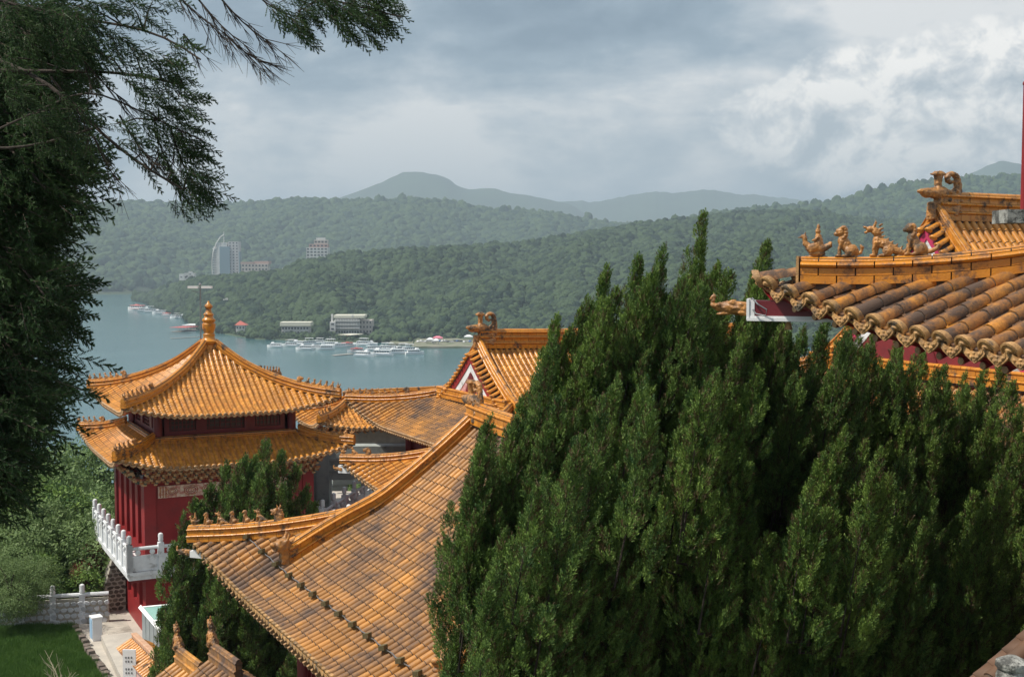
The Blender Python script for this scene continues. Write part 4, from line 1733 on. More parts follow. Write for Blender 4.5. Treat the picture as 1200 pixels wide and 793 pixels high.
g2 = thing('side_gallery', 'low side gallery roof with fanned tiles tucked between pavilion and front hall', 'gallery', (20, 41, GZ))
r2 = Roof(15.95, 24, 33.0, 44.75, -8.35, 1.6, 3.2, .6, .62, 3.2, .35, 2.6)
r2.hipall = True
r2.g = 99
ro2 = mk('roof', None, g2)
deck(r2, [(f, 3.2) for f in 'WSEN'], ro2, thick=.1)
tile_face(r2, 'W', ro2, GLZ, TIP_P, .078, .245, .3, panlen=.2)
for f in 'ENS':
    tile_face(r2, f, ro2, GLZ, TIP_P, .078, .25, .5, panlen=.5)
for f, e in (('W', 0), ('W', 1), ('E', 0), ('E', 1)):
    hip_ridge(r2, f, e, -.05, 3.1, ro2, GLZ_R, RIDGE_S, 2, .28, .42)
ridge([Vector((19.1, 41.6, -6.75)), Vector((19.1, 36, -6.75))], RIDGE_M, ro2, GLZ_R, .34)
m = MB()
m.box((20.1, 39, -11.2), (5.6, 9.6, 5.6))
m.build('wall', GREYC, g2)
place('corner_beam_end', SC['beam'], g2, r2.pt('W', r2.W['W'], 0, -.2) + Vector((-.05, .05, 0)), Vector((-1, 1, 0)), .35)
m = MB()
m.box(r2.pt('W', r2.W['W'], .1, -.2), (.5, .22, .28), R(135))
m.build('corner_beam', WHITEP, g2)

# grey stone gateway wall under them
gw = thing('stone_gateway', 'grey stone gateway wall with square opening right of the pavilion', 'gateway', (16.8, 51.5, GZ))
m = MB()
pA, pB = PX(374, 560, 54), PX(452, 560, 54)
dd = (pB - pA)
L_ = dd.length
an = math.atan2(dd.y, dd.x)
def gbox(f0, f1, z0, z1, th=.8, dep=0):
    c_ = pA + dd * ((f0 + f1) / 2)
    nrm = Vector((-dd.y, dd.x, 0)).normalized()
    m.box((c_.x + nrm.x * dep, c_.y + nrm.y * dep, (z0 + z1) / 2), (L_ * (f1 - f0), th, z1 - z0), an)
gbox(-.5, .15, GZ, -8.0)
gbox(.15, 1.9, -9.45, -8.0)
gbox(1.5, 1.9, GZ, -9.45)
gbox(-.5, 1.9, -8.62, -8.5, .9)
gbox(-.5, 1.9, -9.1, -8.98, .9)
gbox(-.02, .17, GZ, -7.9, .95)
m.build('masonry', GREYC, gw)

# white balustrade in front of the gateway with a visitor in red
bw = thing('terrace_balustrade', 'white stone balustrade on the terrace seen between pavilion and front hall roof', 'balustrade', PX(400, 600, 50))
tz = -12.3
q1_, q2_, q3_ = PX(373, 590, 48), PX(438, 590, 56), PX(440, 590, 56)
balustrade(bw, [PX(378, 590, 49), PX(437, 590, 56)], [5], -10.75)
balustrade(bw, [PX(374, 590, 44.5), PX(425, 590, 47.5)], [3], -10.45)

m = MB()
tq = [PX(366, 590, 44.3), PX(430, 590, 47.7), PX(470, 590, 58), PX(374, 590, 58)]
m.prism([(p.x, p.y, -10.75) for p in tq], Vector((0, 0, -3.3)), Vector((0, 0, 0)))
m.build('terrace', PAVE, bw)

# ------------------------------------------------------------------ low tile-capped walls at the bottom left
cw = thing('coped_wall', 'low garden wall with pinkish sides and orange tile coping at the foot of the picture', 'wall', PX(185, 770, 36))
A_, B_ = PX(158, 748, 40.5), PX(222, 810, 34)
dd = B_ - A_
L_ = Vector((dd.x, dd.y, 0)).length
ux = Vector((dd.x, dd.y, 0)).normalized()
nx = Vector((-ux.y, ux.x, 0))
if nx.x > 0:
    nx = -nx
bt = barrel_tpl(.085)
its, wl = [], MB()
n_ = int(L_ / .25)
for i in range(n_ + 4):
    c_ = A_ + ux * (.25 * i)
    z = A_.z + (B_.z - A_.z) * (.25 * i / L_)
    c_.z = z
    its.append((bt, frame(c_ + nx * .55 + Vector((0, 0, -.30)), c_ + nx * .04, ux)))
    its.append((bt, frame(c_ - nx * .55 + Vector((0, 0, -.30)), c_ - nx * .04, ux)))
put(its, 'coping_tile', [GLZ_R, MORT], cw, 60, 'coping_tile', True)
p0, p1 = A_ - ux * .1, A_ + ux * (.25 * (n_ + 4))
p1.z = A_.z + (B_.z - A_.z) * (.25 * (n_ + 4) / L_)
ridge([p0, p0.lerp(p1, .5), p1], [(-.02, .10, .08, 'box'), (.10, .18, .10, 'roll')], cw, mat('faded pink coping', (.52, .28, .17), .7, (.55, .36, .24), 4), .4)
m = MB()
for s_ in (-1, 1):
    m.prism([p0, p1, p1 + nx * .5 * s_ - Vector((0, 0, .34)), p0 + nx * .5 * s_ - Vector((0, 0, .34))], Vector((0, 0, -.06)), Vector((0, 0, -.0)))
m.prism([p0 - Vector((0, 0, .1)), p1 - Vector((0, 0, .1)), Vector((p1.x, p1.y, GZ)), Vector((p0.x, p0.y, GZ))], nx * .25, nx * -.25)
m.build('wall_body', mat('faded pink wall', (.50, .26, .22), .8, (.42, .36, .33), 2), cw)


def gablet(px, py, D, lab, rightpx):
    """little ridge-end of a gate roof with an upright dragon finial"""
    P_ = PX(px, py, D)
    t = thing('gate_canopy', lab, 'gate roof', (P_.x, P_.y, GZ))
    x = Vector((.12, -1, 0)).normalized()      # ridge runs towards the camera
    y = Vector((-x.y, x.x, 0))
    if y.x > 0:
        y = -y
    z0 = P_.z - .78
    pth = [Vector((P_.x, P_.y, z0)) + x * (1.8 * i / 6) for i in range(7)]
    ridge(pth, [(0, .15, .10, 'box'), (.15, .22, .13, 'roll'), (.22, .36, .08, 'box'), (.36, .42, .10, 'roll'), (.42, .5, .07, 'cap')], t, GLZ_N, .3)
    its = []
    bt = barrel_tpl(.085)
    for i in range(8):
        c_ = pth[0] + x * (.05 + .24 * i)
        for s_ in (-1, 1):
            for k_ in range(3):
                a_ = c_ + y * s_ * (.05 + .28 * (k_ + 1)) - Vector((0, 0, .02 + .17 * (k_ + 1)))
                b_ = c_ + y * s_ * (.05 + .28 * k_) - Vector((0, 0, .02 + .17 * k_))
                its.append((bt, frame(a_, b_, x)))
    put(its, 'barrel_tile', [GLZ_N, MORT], t, 48, 'barrel_tile', True)
    m = MB()
    for s_ in (-1, 1):
        e0, e1 = pth[0] - x * .1, pth[0] + x * 1.9
        m.prism([e0, e1, e1 + y * s_ * .9 - Vector((0, 0, .55)), e0 + y * s_ * .9 - Vector((0, 0, .55))], Vector((0, 0, -.12)), Vector((0, 0, -.04)))
    m.build('roof_boards', MORT, t)
    m = MB()
    c_ = pth[0] + x * .95
    m.box((c_.x, c_.y, (z0 - .4 + GZ) / 2), (1.7, .6, z0 - .4 - GZ), math.atan2(x.y, x.x))
    m.build('wall', MAROON, t)
    place('finial_dragon', SC['dragon'], t, pth[0] + Vector((0, 0, .34)), -x, .75, sx=.6)
    return t


gablet(208, 742, 33, 'small gate roof with upright finial at bottom left, nearer the coped wall', 1)
gablet(248, 737, 31, 'small gate roof with dark upright finial beside the front hall columns', 1)

# teal glass canopy on grey panels and parked car below it
cn = thing('glass_canopy', 'teal glass canopy above a grey panel wall at the foot of the pavilion', 'canopy', PX(220, 730, 40))
a_, b_ = PX(166, 712, 42.5), PX(226, 782, 37.5)
m = MB()
o_ = w_ * 2.6 + Vector((0, 0, .25))
m.prism([a_, b_, b_ + o_ * .45, a_ + o_ * .45], Vector((0, 0, -.02)), Vector((0, 0, .02)))
m.build('glass_roof', TEAL, cn)
n_ = 12
for i in range(n_):
    p0, p1 = a_.lerp(b_, i / n_ + .004), a_.lerp(b_, (i + 1) / n_ - .004)
    m = MB()
    m.prism([p0, p1, Vector((p1.x, p1.y, GZ)), Vector((p0.x, p0.y, GZ))], Vector((.0, 0, -.03)), Vector((.05, .03, -.03)))
    m.build('panel', GREYP, cn)
m = MB()
m.tube([a_ + Vector((-.03, 0, .03)), b_ + Vector((-.03, 0, .03))], .09, 4)
m.build('edge_trim', WHITEP, cn)
m = MB()
for i in range(5):
    p = a_.lerp(b_, i / 4)
    m.tube([p + Vector((0, 0, .03)), p + o_ * .45 + Vector((0, 0, .03))], .025, 4)
m.build('glazing_bars', METAL, cn)


# ------------------------------------------------------------------ foliage kit


def gn_scatter(name, tpls, pts, rots, scs, picks, mats, parent, **tags):
    """one mesh holding the sprig templates and the points they grow on; nodes set a sprig on every point"""
    V, Fc, MI, TID = [], [], [], []
    for k, t in enumerate(tpls):
        b = len(V)
        V += list(t.v)
        Fc += [tuple(i + b for i in f) for f in t.f]
        MI += list(t.m)
        TID += [k + 1] * len(t.v)
    n0 = len(V)
    V = np.concatenate([np.array(V, float), np.array(pts, float)])
    me = bpy.data.meshes.new(name)
    me.from_pydata(V.tolist(), [], Fc)
    me.polygons.foreach_set('material_index', MI)
    if getattr(tpls[0], 'smooth', False):
        me.polygons.foreach_set('use_smooth', [True] * len(Fc))
    for m in mats:
        me.materials.append(m)
    N = len(V)
    a = me.attributes.new('tid', 'INT', 'POINT')
    a.data.foreach_set('value', np.array(TID + [0] * len(pts), np.int32))
    a = me.attributes.new('pick', 'INT', 'POINT')
    a.data.foreach_set('value', np.concatenate([np.zeros(n0, np.int32), np.array(picks, np.int32)]))
    a = me.attributes.new('rot', 'FLOAT_VECTOR', 'POINT')
    a.data.foreach_set('vector', np.concatenate([np.zeros((n0, 3)), np.array(rots, float)]).astype(np.float32).ravel())
    a = me.attributes.new('scl', 'FLOAT_VECTOR', 'POINT')
    scs = np.array(scs, float)
    if scs.ndim == 1:
        scs = np.repeat(scs[:, None], 3, 1)
    a.data.foreach_set('vector', np.concatenate([np.ones((n0, 3)), scs]).astype(np.float32).ravel())
    o = mk(name, me, parent, **tags)
    mod = o.modifiers.new('grow', 'NODES')
    mod.node_group = scatter_group(len(tpls))
    return o


SG = {}


def scatter_group(k):
    if k in SG:
        return SG[k]
    ng = bpy.data.node_groups.new('grow_%d' % k, 'GeometryNodeTree')
    ng.interface.new_socket('Geometry', in_out='INPUT', socket_type='NodeSocketGeometry')
    ng.interface.new_socket('Geometry', in_out='OUTPUT', socket_type='NodeSocketGeometry')
    L = ng.links.new
    gi, go = nd(ng, 'NodeGroupInput'), nd(ng, 'NodeGroupOutput')

    def attr(n, t):
        a = nd(ng, 'GeometryNodeInputNamedAttribute', data_type=t)
        a.inputs[0].default_value = n
        return [o for o in a.outputs if o.enabled][0]

    def sep(i):
        c = nd(ng, 'FunctionNodeCompare', data_type='INT', operation='EQUAL')
        ins = [x for x in c.inputs if x.enabled]
        L(attr('tid', 'INT'), ins[0])
        ins[1].default_value = i
        s = nd(ng, 'GeometryNodeSeparateGeometry', domain='POINT')
        L(gi.outputs[0], s.inputs[0])
        L(c.outputs[0], s.inputs[1])
        return s.outputs[0]
    pts = sep(0)
    g2i = nd(ng, 'GeometryNodeGeometryToInstance')
    for i in range(k):
        L(sep(i + 1), g2i.inputs[0])
    iop = nd(ng, 'GeometryNodeInstanceOnPoints')
    L(pts, iop.inputs['Points'])
    L(g2i.outputs[0], iop.inputs['Instance'])
    iop.inputs['Pick Instance'].default_value = True
    L(attr('pick', 'INT'), iop.inputs['Instance Index'])
    e2r = nd(ng, 'FunctionNodeEulerToRotation')
    L(attr('rot', 'FLOAT_VECTOR'), e2r.inputs[0])
    L(e2r.outputs[0], iop.inputs['Rotation'])
    L(attr('scl', 'FLOAT_VECTOR'), iop.inputs['Scale'])
    L(iop.outputs[0], go.inputs[0])
    SG[k] = ng
    return ng


rng = np.random.default_rng(7)
rr_ = random.Random(11)


def tuft_tpl(n, spread, ll, lw, seed, droop=0.0):
    """flame-shaped spray of small scale leaves, unit height along +Z"""
    r = random.Random(seed)
    m = MB()
    for i in range(n):
        h = r.random() ** .85
        a = r.random() * 6.283
        rad = spread * math.sin(math.pi * min(1, .12 + h * .9)) ** .8 * r.uniform(.25, 1)
        base = Vector((math.cos(a) * rad, math.sin(a) * rad, h * .92))
        d = Vector((math.cos(a) * .55, math.sin(a) * .55, 1.0 - droop + r.uniform(-.35, .2)))
        d.normalize()
        s = Vector((-math.sin(a), math.cos(a), r.uniform(-.6, .6))).normalized()
        l_, w = ll * r.uniform(.6, 1.2), lw * r.uniform(.7, 1.2)
        m.poly([base - d * l_ * .5, base + s * w - d * .05 * l_, base + d * l_ * .6, base - s * w - d * .05 * l_])
    return m


DEADT = tuft_tpl(22, .34, .24, .045, 9)
DEADT.m = [1] * len(DEADT.m)
DEADL = leafmat('dead brown sprays', (.06, .045, .02), (.12, .085, .04))


def dir_euler(d, spin):
    """vectorised: eulers that bring +Z onto each direction d, spun about it"""
    out = np.empty((len(d), 3))
    for i in range(len(d)):
        q = Vector(d[i]).to_track_quat('Z', 'Y')
        e = (q.to_matrix() @ Matrix.Rotation(spin[i], 3, 'Z')).to_euler()
        out[i] = e
    return out


TUFTS = [tuft_tpl(36, .36, .30, .052, s) for s in (1, 2, 3)]


def juniper(name, base, top, Rb, label, leaders, mats, tsize=.26, dens=1.0, lean=(.12, -.05), group=None, lowz=0.12, seed=1, extra=(), clump=.62):
    """trunk with limbs; crown of upright flame-shaped plumes made of small sprays.
    leaders: number of plume leaders over the crown surface; extra: (tip point, length, radius)"""
    r = random.Random(seed)
    t = thing(name, label, 'tree', base, group=group)
    base, top = Vector(base), Vector(top)
    H = (top - base).length
    lv = Vector((lean[0], lean[1], 0))
    tr = MB()
    tr.tube([base.lerp(top, f) + Vector((math.sin(f * 5 + seed) * .12, math.cos(f * 4 + seed) * .12, 0)) for f in np.linspace(0, .93, 9)], [.26 * (1 - f) ** .8 + .02 for f in np.linspace(0, .93, 9)], 10)
    plumes = []
    leaders = int(leaders * .62)
    for i in range(leaders):
        f = lowz + (1 - lowz) * (i + r.random()) / leaders
        f = min(.985, f)
        ph = i * 2.39996 + r.uniform(-.7, .7)
        shape = min(1, (1 - f) / .46) ** .8 * (1 - .25 * max(0, (.3 - f) / .3))
        rad = Rb * 1.12 * shape * (r.uniform(.25, .8) if i % 4 == 0 else r.uniform(.62, 1.30))
        ax = base.lerp(top, f)
        tip = ax + Vector((math.cos(ph) * rad, math.sin(ph) * rad, r.uniform(-.1, .8) * clump))
        ln = clump * r.uniform(2.0, 3.6)
        plumes.append((tip, ln, clump * r.uniform(.34, .50)))
    plumes += list(extra)
    P, Dr, S = [], [], []
    up = Vector((0, 0, 1))
    for tip, ln, rad in plumes:
        f0 = max(0, (tip.z - ln * 1.0 - base.z) / max(.1, top.z - base.z))
        ax = base.lerp(top, min(.95, f0 * .97))
        outv = tip - Vector((ax.x, ax.y, tip.z))
        outv.z = 0
        root = tip - (up * ln + lv * ln + (outv * .16 if outv.length > .01 else outv))
        # limb
        q0 = ax + (root - ax) * .0 - Vector((0, 0, .2))
        tr.tube([q0, ax.lerp(root, .6), root, root.lerp(tip, .6), tip], [.03, .025, .014, .006, .002], 5)
        nsub = max(7, int(ln / clump * 7.5 * dens))
        for j in range(nsub):
            f = (j + r.random()) / nsub
            w = rad * (1 - f) ** .9 * (1 if j % 3 else .45)
            ph = j * 2.39996 + r.uniform(-.6, .6)
            c = root.lerp(tip, f) + Vector((math.cos(ph) * w, math.sin(ph) * w, -.3 * clump * (.8 - .5 * f)))
            sub_l = clump * (.64 - .22 * f) * r.uniform(.7, 1.3)
            sdir = (up + lv * 1.2 + Vector((math.cos(ph), math.sin(ph), 0)) * .50 * (1 - f)).normalized()
            sr = sub_l * .25
            k = max(5, int(30 * dens))
            for g in range(k):
                h = (g + r.random()) / k
                a = g * 2.39996
                rr = sr * (1 - h) ** .9 * (.6 + h * .9 if h < .4 else 1) * r.uniform(.6, 1.05)
                P.append(c + sdir * sub_l * h + Vector((math.cos(a) * rr, math.sin(a) * rr, 0)))
                Dr.append((sdir + Vector((math.cos(a), math.sin(a), 0)) * .5 * (1 - h * .5) + Vector((r.uniform(-.2, .2), r.uniform(-.2, .2), 0))).normalized())
                S.append(tsize * r.uniform(.65, 1.25) * (1 - .25 * h))
    n = len(P)
    P = np.array([tuple(p) for p in P])
    rot = dir_euler(Dr, rng.uniform(0, 6.28, n))
    tr.build('trunk', BARK, t, smooth=True)
    gn_scatter('crown', TUFTS + [DEADT], P, rot, np.array(S), np.where(rng.random(n) < .012, 3, rng.integers(0, 3, n)), mats + [DEADL], t, kind='stuff')
    return t, n


tot = 0
SKX = [520, 545, 568, 590, 610, 640, 665, 690, 710, 735, 760, 790, 810, 835, 860, 880, 905, 925, 950, 1000, 1050, 1100, 1150, 1200]
SKY = [640, 560, 515, 500, 475, 420, 408, 372, 345, 345, 332, 345, 318, 325, 350, 368, 345, 392, 398, 402, 412, 440, 450, 455]
# the row of junipers in front: (photo x of the top, photo y of the top, distance, crown radius, leaders, description)
JR = [
    (612, 474, 15.0, 1.02, 85, 'leftmost juniper of the big dark row, lower than the rest, against the hall roof', [(568, 503, 14.6, 1.2), (552, 560, 14.2, 1.1), (545, 620, 14.0, 1.1)]),
    (649, 386, 15.8, 1.25, 100, 'juniper with narrow spire rising in front of the middle hall roof', [(664, 402, 15.9, 1.2), (683, 366, 16.0, 1.4), (626, 470, 15.4, 1.3)]),
    (708, 327, 16.6, 1.35, 100, 'juniper with two leaning spires, left of the tallest one', [(719, 350, 16.5, 1.4), (748, 312, 16.8, 1.8), (690, 372, 16.3, 1.4)]),
    (774, 306, 16.6, 1.3, 100, 'juniper with leaning pointed top immediately left of the tallest spire', [(760, 345, 16.2, 1.3), (797, 345, 16.4, 1.3), (786, 360, 16.0, 1.2)]),
    (821, 268, 17.4, 1.4, 110, 'tallest juniper of the dark row, its spire reaching above the hills foot', [(838, 318, 17.2, 1.6), (852, 327, 17.0, 1.4), (810, 330, 17.0, 1.5)]),
    (897, 290, 18.4, 1.4, 100, 'juniper whose spire stands beside the gilded dragon beam head', [(880, 350, 18.0, 1.5), (866, 372, 17.6, 1.4), (912, 340, 18.6, 1.6)]),
    (965, 385, 17.9, 1.6, 100, 'juniper under the outer corner of the near roof', [(940, 400, 17.3, 1.5), (990, 395, 18, 1.5)]),
    (1050, 408, 18.6, 1.7, 100, 'juniper beneath the big eave tiles, second from the right', [(1020, 405, 18.0, 1.5), (1080, 425, 18.6, 1.4), (1104, 438, 18.8, 1.2)]),
    (1150, 447, 19.6, 1.7, 90, 'rightmost juniper of the dark row with gaps showing orange roof', [(1172, 437, 19.6, 1.3), (1128, 455, 19.2, 1.3)]),
    (720, 455, 13.6, 1.15, 85, 'nearer juniper low in front of the two leaning spires', [(700, 490, 13.2, 1.3), (748, 470, 13.4, 1.2)]),
    (860, 430, 14.2, 1.25, 95, 'nearer juniper low in front of the tallest spire', [(835, 455, 13.9, 1.2), (885, 445, 14.2, 1.3)]),
    (985, 520, 14.2, 1.2, 90, 'nearer juniper low below the dragon beam head', [(960, 545, 13.9, 1.2), (1010, 530, 14.2, 1.2)]),
    (1065, 545, 15.4, 1.25, 90, 'nearer juniper low at right, in front of the second from the right', [(1040, 570, 15.1, 1.2), (1088, 575, 15.4, 1.2)]),
    (1140, 590, 15.8, 1.25, 90, 'nearer juniper low at the right, beside the corridor roof corner', [(1120, 615, 15.5, 1.2), (1170, 570, 16.3, 1.3)]),
    (1195, 520, 18.0, 1.3, 90, 'juniper cut by the right edge of the picture', [(1180, 540, 17.6, 1.3)]),
    (632, 590, 12.9, .72, 70, 'nearer juniper at the lower left end of the row by the ridge beast', [(588, 640, 12.6, 1.0), (650, 610, 12.8, 1.0)]),
]
if 'NOJUN' not in globals():
    for i, (px, py, D, rb, nl, lab, ex) in enumerate(JR):
        top = PX(px, py, D)
        g_ = Vector((top.x - .5, top.y + .1, GZ))
        # crown fills only the upper part that can be seen from the terrace and a good way below it
        rx = random.Random(i * 7 + 1)
        hw = 58 * 15.5 / D
        for q in range(20 if i < 9 else 9):
            xx = px + rx.uniform(-hw, hw)
            yy = float(np.interp(xx, SKX, SKY)) + rx.uniform(2, 120) * (1 if i < 9 else 1.3) + (0 if i < 9 else 130)
            ex = ex + [(xx, yy, D - .3 - rx.uniform(0, 1.0), rx.uniform(1.1, 2.0))]
        extra = [(PX(px, py, D), 2.0, .30)] + [(PX(a, b, c), ln, .27) for a, b, c, ln in ex]
        t, n = juniper('juniper_tree', g_, top - Vector((0, 0, .7)), rb, lab, nl, [JUN if i % 3 else JUN2], .118, 1.0, (.16, -.04), 'junipers in the dark row', .36, i + 1, extra, .62)
        tot += n
    # the juniper in front of the pavilion
    top = PX(300, 536, 37.5)
    g_ = Vector((top.x - .5, top.y, GZ))
    ex = [(PX(a, b, c), ln, .42) for a, b, c, ln in ((310, 528, 37.6, 2.2), (327, 540, 38, 2), (285, 545, 37, 2), (262, 556, 37, 2), (345, 553, 38.2, 2), (244, 575, 36.6, 2), (358, 575, 38.2, 2), (226, 592, 36.4, 1.8), (212, 620, 36.2, 1.7), (276, 560, 36, 2.2), (305, 565, 35.6, 2.2), (330, 575, 36, 2.2), (365, 600, 38, 1.6), (200, 650, 36.2, 1.5))]
    t, n = juniper('juniper_tree', g_, top - Vector((0, 0, .8)), 2.15, 'broad dark juniper growing between the pavilion and the front hall roof', 260, [JUN2], .26, .8, (.16, -.05), None, .22, 40, ex, .95)
    tot += n
print('juniper sprays', tot)


def leaf_tpl(n, rad, ll, lw, seed, droop=.2):
    r = random.Random(seed)
    m = MB()
    for i in range(n):
        d = Vector((r.gauss(0, 1), r.gauss(0, 1), r.gauss(0, .8))).normalized()
        p = d * rad * r.uniform(.3, 1)
        t_ = (d + Vector((r.uniform(-.6, .6), r.uniform(-.6, .6), r.uniform(-.2, .7) - droop))).normalized()
        s = t_.cross(Vector((r.uniform(-1, 1), r.uniform(-1, 1), 1.2))).normalized()
        l_, w = ll * r.uniform(.7, 1.2), lw * r.uniform(.7, 1.2)
        m.poly([p, p + t_ * l_ * .5 + s * w, p + t_ * l_, p + t_ * l_ * .5 - s * w])
    return m


LEAFB = [leaf_tpl(26, .5, .30, .085, s) for s in (5, 6, 7)]
LEAFF = [leaf_tpl(30, .55, .26, .035, s) for s in (8, 9)]


def broadtree(name, label, base, H, Rc, n, mats, cat='tree', tp=LEAFB, sc=.5, seed=1, group=None, squash=.8, lobes=14, low=.25, trunk=True):
    r = random.Random(seed)
    t = thing(name, label, cat, base, group=group)
    base = Vector(base)
    cen = base + Vector((0, 0, H * (.5 + low * .5)))
    hz = H * (1 - low) / 2
    L_ = []
    for i in range(lobes):
        d = Vector((r.gauss(0, 1), r.gauss(0, 1), r.gauss(0, 1))).normalized()
        k = r.uniform(.45, .8)
        L_.append((cen + Vector((d.x * Rc * k, d.y * Rc * k, d.z * hz * k)), r.uniform(.28, .45) * Rc))
    P, S, Dr = [], [], []
    per = n // lobes
    for c, rad in L_:
        for j in range(per):
            d = Vector((r.gauss(0, 1), r.gauss(0, 1), r.gauss(.25, .9))).normalized()
            p = c + Vector((d.x, d.y, d.z * squash)) * rad * r.uniform(.75, 1.08)
            P.append(tuple(p))
            Dr.append((d + Vector((0, 0, .5))).normalized())
            S.append(sc * r.uniform(.7, 1.3))
    tr = MB()
    if trunk:
        tr.tube([base, base + Vector((.1, 0, H * .3)), cen], [.05 * H * .5 + .05, .04 * H * .4 + .04, .05], 8)
    for c, rad in L_:
        q = base.lerp(cen, r.uniform(.4, .9))
        tr.tube([q, q.lerp(c, .5) + Vector((0, 0, .2)), c], [.012 * H + .015, .008 * H + .01, .01], 5)
    tr.build('trunk' if trunk else 'stems', BARK, t, smooth=True)
    k = len(P)
    gn_scatter('crown', tp, np.array(P), dir_euler(Dr, rng.uniform(0, 6.28, k)), np.array(S), rng.integers(0, len(tp), k), mats, t, kind='stuff')
    return t


def at_img(px, py, D, z=None):
    p = PX(px, py, D)
    return Vector((p.x, p.y, GZ if z is None else z))


# trees between pavilion and lake at the left, on the slope below the terrace
BT = [
    (95, 540, 66, 4.6, -17.5, 'pale green broadleaf tree behind the balcony, touching the lower roof corner', BROAD, 700, .55),
    (55, 542, 60, 4.0, -17.5, 'rounded broadleaf tree at far left below the lake shore line', BROAD, 600, .5),
    (20, 580, 56, 4.0, -17, 'dark bushy tree at the left edge of the picture', JUN2, 600, .5),
    (70, 600, 52, 3.6, -16, 'dense grey green tree in front of the broadleaf ones at left', GREYL, 700, .45),
    (110, 596, 57, 2.8, -16.5, 'mid green tree immediately left of the white balcony', BROAD, 500, .42),
    (72, 650, 50, 1.9, -15, 'dark small tree below the balcony corner', JUN2, 400, .35),
    (25, 650, 49, 1.8, -14.6, 'grey green bush behind the white stone balustrade', GREYL, 420, .32),
]
for i, (px, py, D, rc_, z, lab, m_, n, sc) in enumerate(BT):
    tp = PX(px, py, D)
    broadtree('broadleaf_tree', lab, (tp.x, tp.y, z), tp.z - z + .3, rc_, n * 3, [m_], 'tree', LEAFB, sc, 60 + i, None, .8, 16, .15)
# red-leaved shrub, twiggy shrub, background greenery in the gateway
p = at_img(103, 690, 50.5)
broadtree('red_shrub', 'red flowering shrub beside the cobbled buttress', (p.x, p.y, GZ - .2), 2.6, 1.2, 700, [REDL], 'shrub', LEAFF, .30, 81, None, .8, 8, .1, False)
p = at_img(12, 700, 46.5)
broadtree('twiggy_shrub', 'thin grey shrub with bare twigs at the edge of the lawn', (p.x, p.y, GZ), 3.1, 1.7, 1100, [GREYL], 'shrub', LEAFF, .30, 82, None, .8, 16, .2, False)
for i, (px, py, D) in enumerate(((418, 560, 72), (390, 566, 75), (445, 562, 70))):
    tp = PX(px, py - 6, D)
    broadtree('garden_tree', ['leafy tree seen through the stone gateway, middle one', 'leafy tree seen through the stone gateway at its left side', 'leafy tree seen through the stone gateway at its right side'][i], (tp.x, tp.y, GZ - 2), tp.z - GZ + 2, 2.3, 700, [BROAD], 'tree', LEAFB, .42, 90 + i, None, .8, 9, .1)

# ------------------------------------------------------------------ lake, hills, forest, far shore
LZ = -75.0
WATER = bpy.data.materials.new('lake water')
WATER.use_nodes = True


def setup_water():
    nt = WATER.node_tree
    L = nt.links.new
    b = nt.nodes['Principled BSDF']
    b.inputs['Roughness'].default_value = .16
    geo = nd(nt, 'ShaderNodeNewGeometry')
    mp = nd(nt, 'ShaderNodeMapping')
    mp.inputs['Rotation'].default_value = (0, 0, YAW)
    mp.inputs['Scale'].default_value = (.35, 1, 1)
    L(geo.outputs['Position'], mp.inputs[0])

    def nz(s_, d_):
        n = nd(nt, 'ShaderNodeTexNoise')
        n.inputs['Scale'].default_value = s_
        n.inputs['Detail'].default_value = d_
        L(mp.outputs[0], n.inputs['Vector'])
        return n.outputs['Fac']
    r = nd(nt, 'ShaderNodeMapRange')
    r.inputs[1].default_value, r.inputs[2].default_value = .42, .62
    L(nz(.012, 5), r.inputs[0])
    x = nd(nt, 'ShaderNodeMix', data_type='RGBA')
    L(r.outputs[0], x.inputs[0])
    x.inputs[6].default_value = (.040, .118, .130, 1)
    x.inputs[7].default_value = (.060, .148, .158, 1)
    L(x.outputs[2], b.inputs['Base Color'])
    bp = nd(nt, 'ShaderNodeBump')
    bp.inputs['Strength'].default_value = .35
    bp.inputs['Distance'].default_value = .5
    L(nz(.35, 6), bp.inputs['Height'])
    L(bp.outputs[0], b.inputs['Normal'])


setup_water()
HCOL = mat('forest floor', (.03, .05, .025), .95, (.05, .075, .03), .01)
FARM = mat('distant wooded mountain', (.035, .06, .035), .95, (.05, .085, .045), .004)


def grid_mesh(name, f, us, vs, m, **tags):
    V, Fc = [], []
    for v in vs:
        for u in us:
            V.append(tuple(f(u, v)))
    n = len(us)
    for j in range(len(vs) - 1):
        for i in range(n - 1):
            Fc.append((j * n + i, j * n + i + 1, (j + 1) * n + i + 1, (j + 1) * n + i))
    me = bpy.data.meshes.new(name)
    me.from_pydata(V, [], Fc)
    me.materials.append(m)
    me.polygons.foreach_set('use_smooth', [True] * len(Fc))
    return mk(name, me, None, **tags)


def azpt(px, D, z):
    u = (px - 600) / F / CP
    r = u * D
    return Vector((r * CY + D * SY, -r * SY + D * CY, z))


def smooth_interp(x, xs, ys):
    return float(np.interp(x, xs, ys))


def waves(x, a, sd):
    return a * (noise.noise(Vector((x * .013, sd, 0))) + .5 * noise.noise(Vector((x * .034, sd, 3))) + .25 * noise.noise(Vector((x * .09, sd, 5))))


wm = MB()
wm.poly([(-9000, -800, LZ), (12000, -800, LZ), (12000, 11000, LZ), (-9000, 11000, LZ)])
wm.build('water', WATER, None, kind='structure')

# each hill: azimuth range, shore distance, ridge distance, skyline height in the photo
def shoreD(py):
    return -LZ * F / (py - HOR)


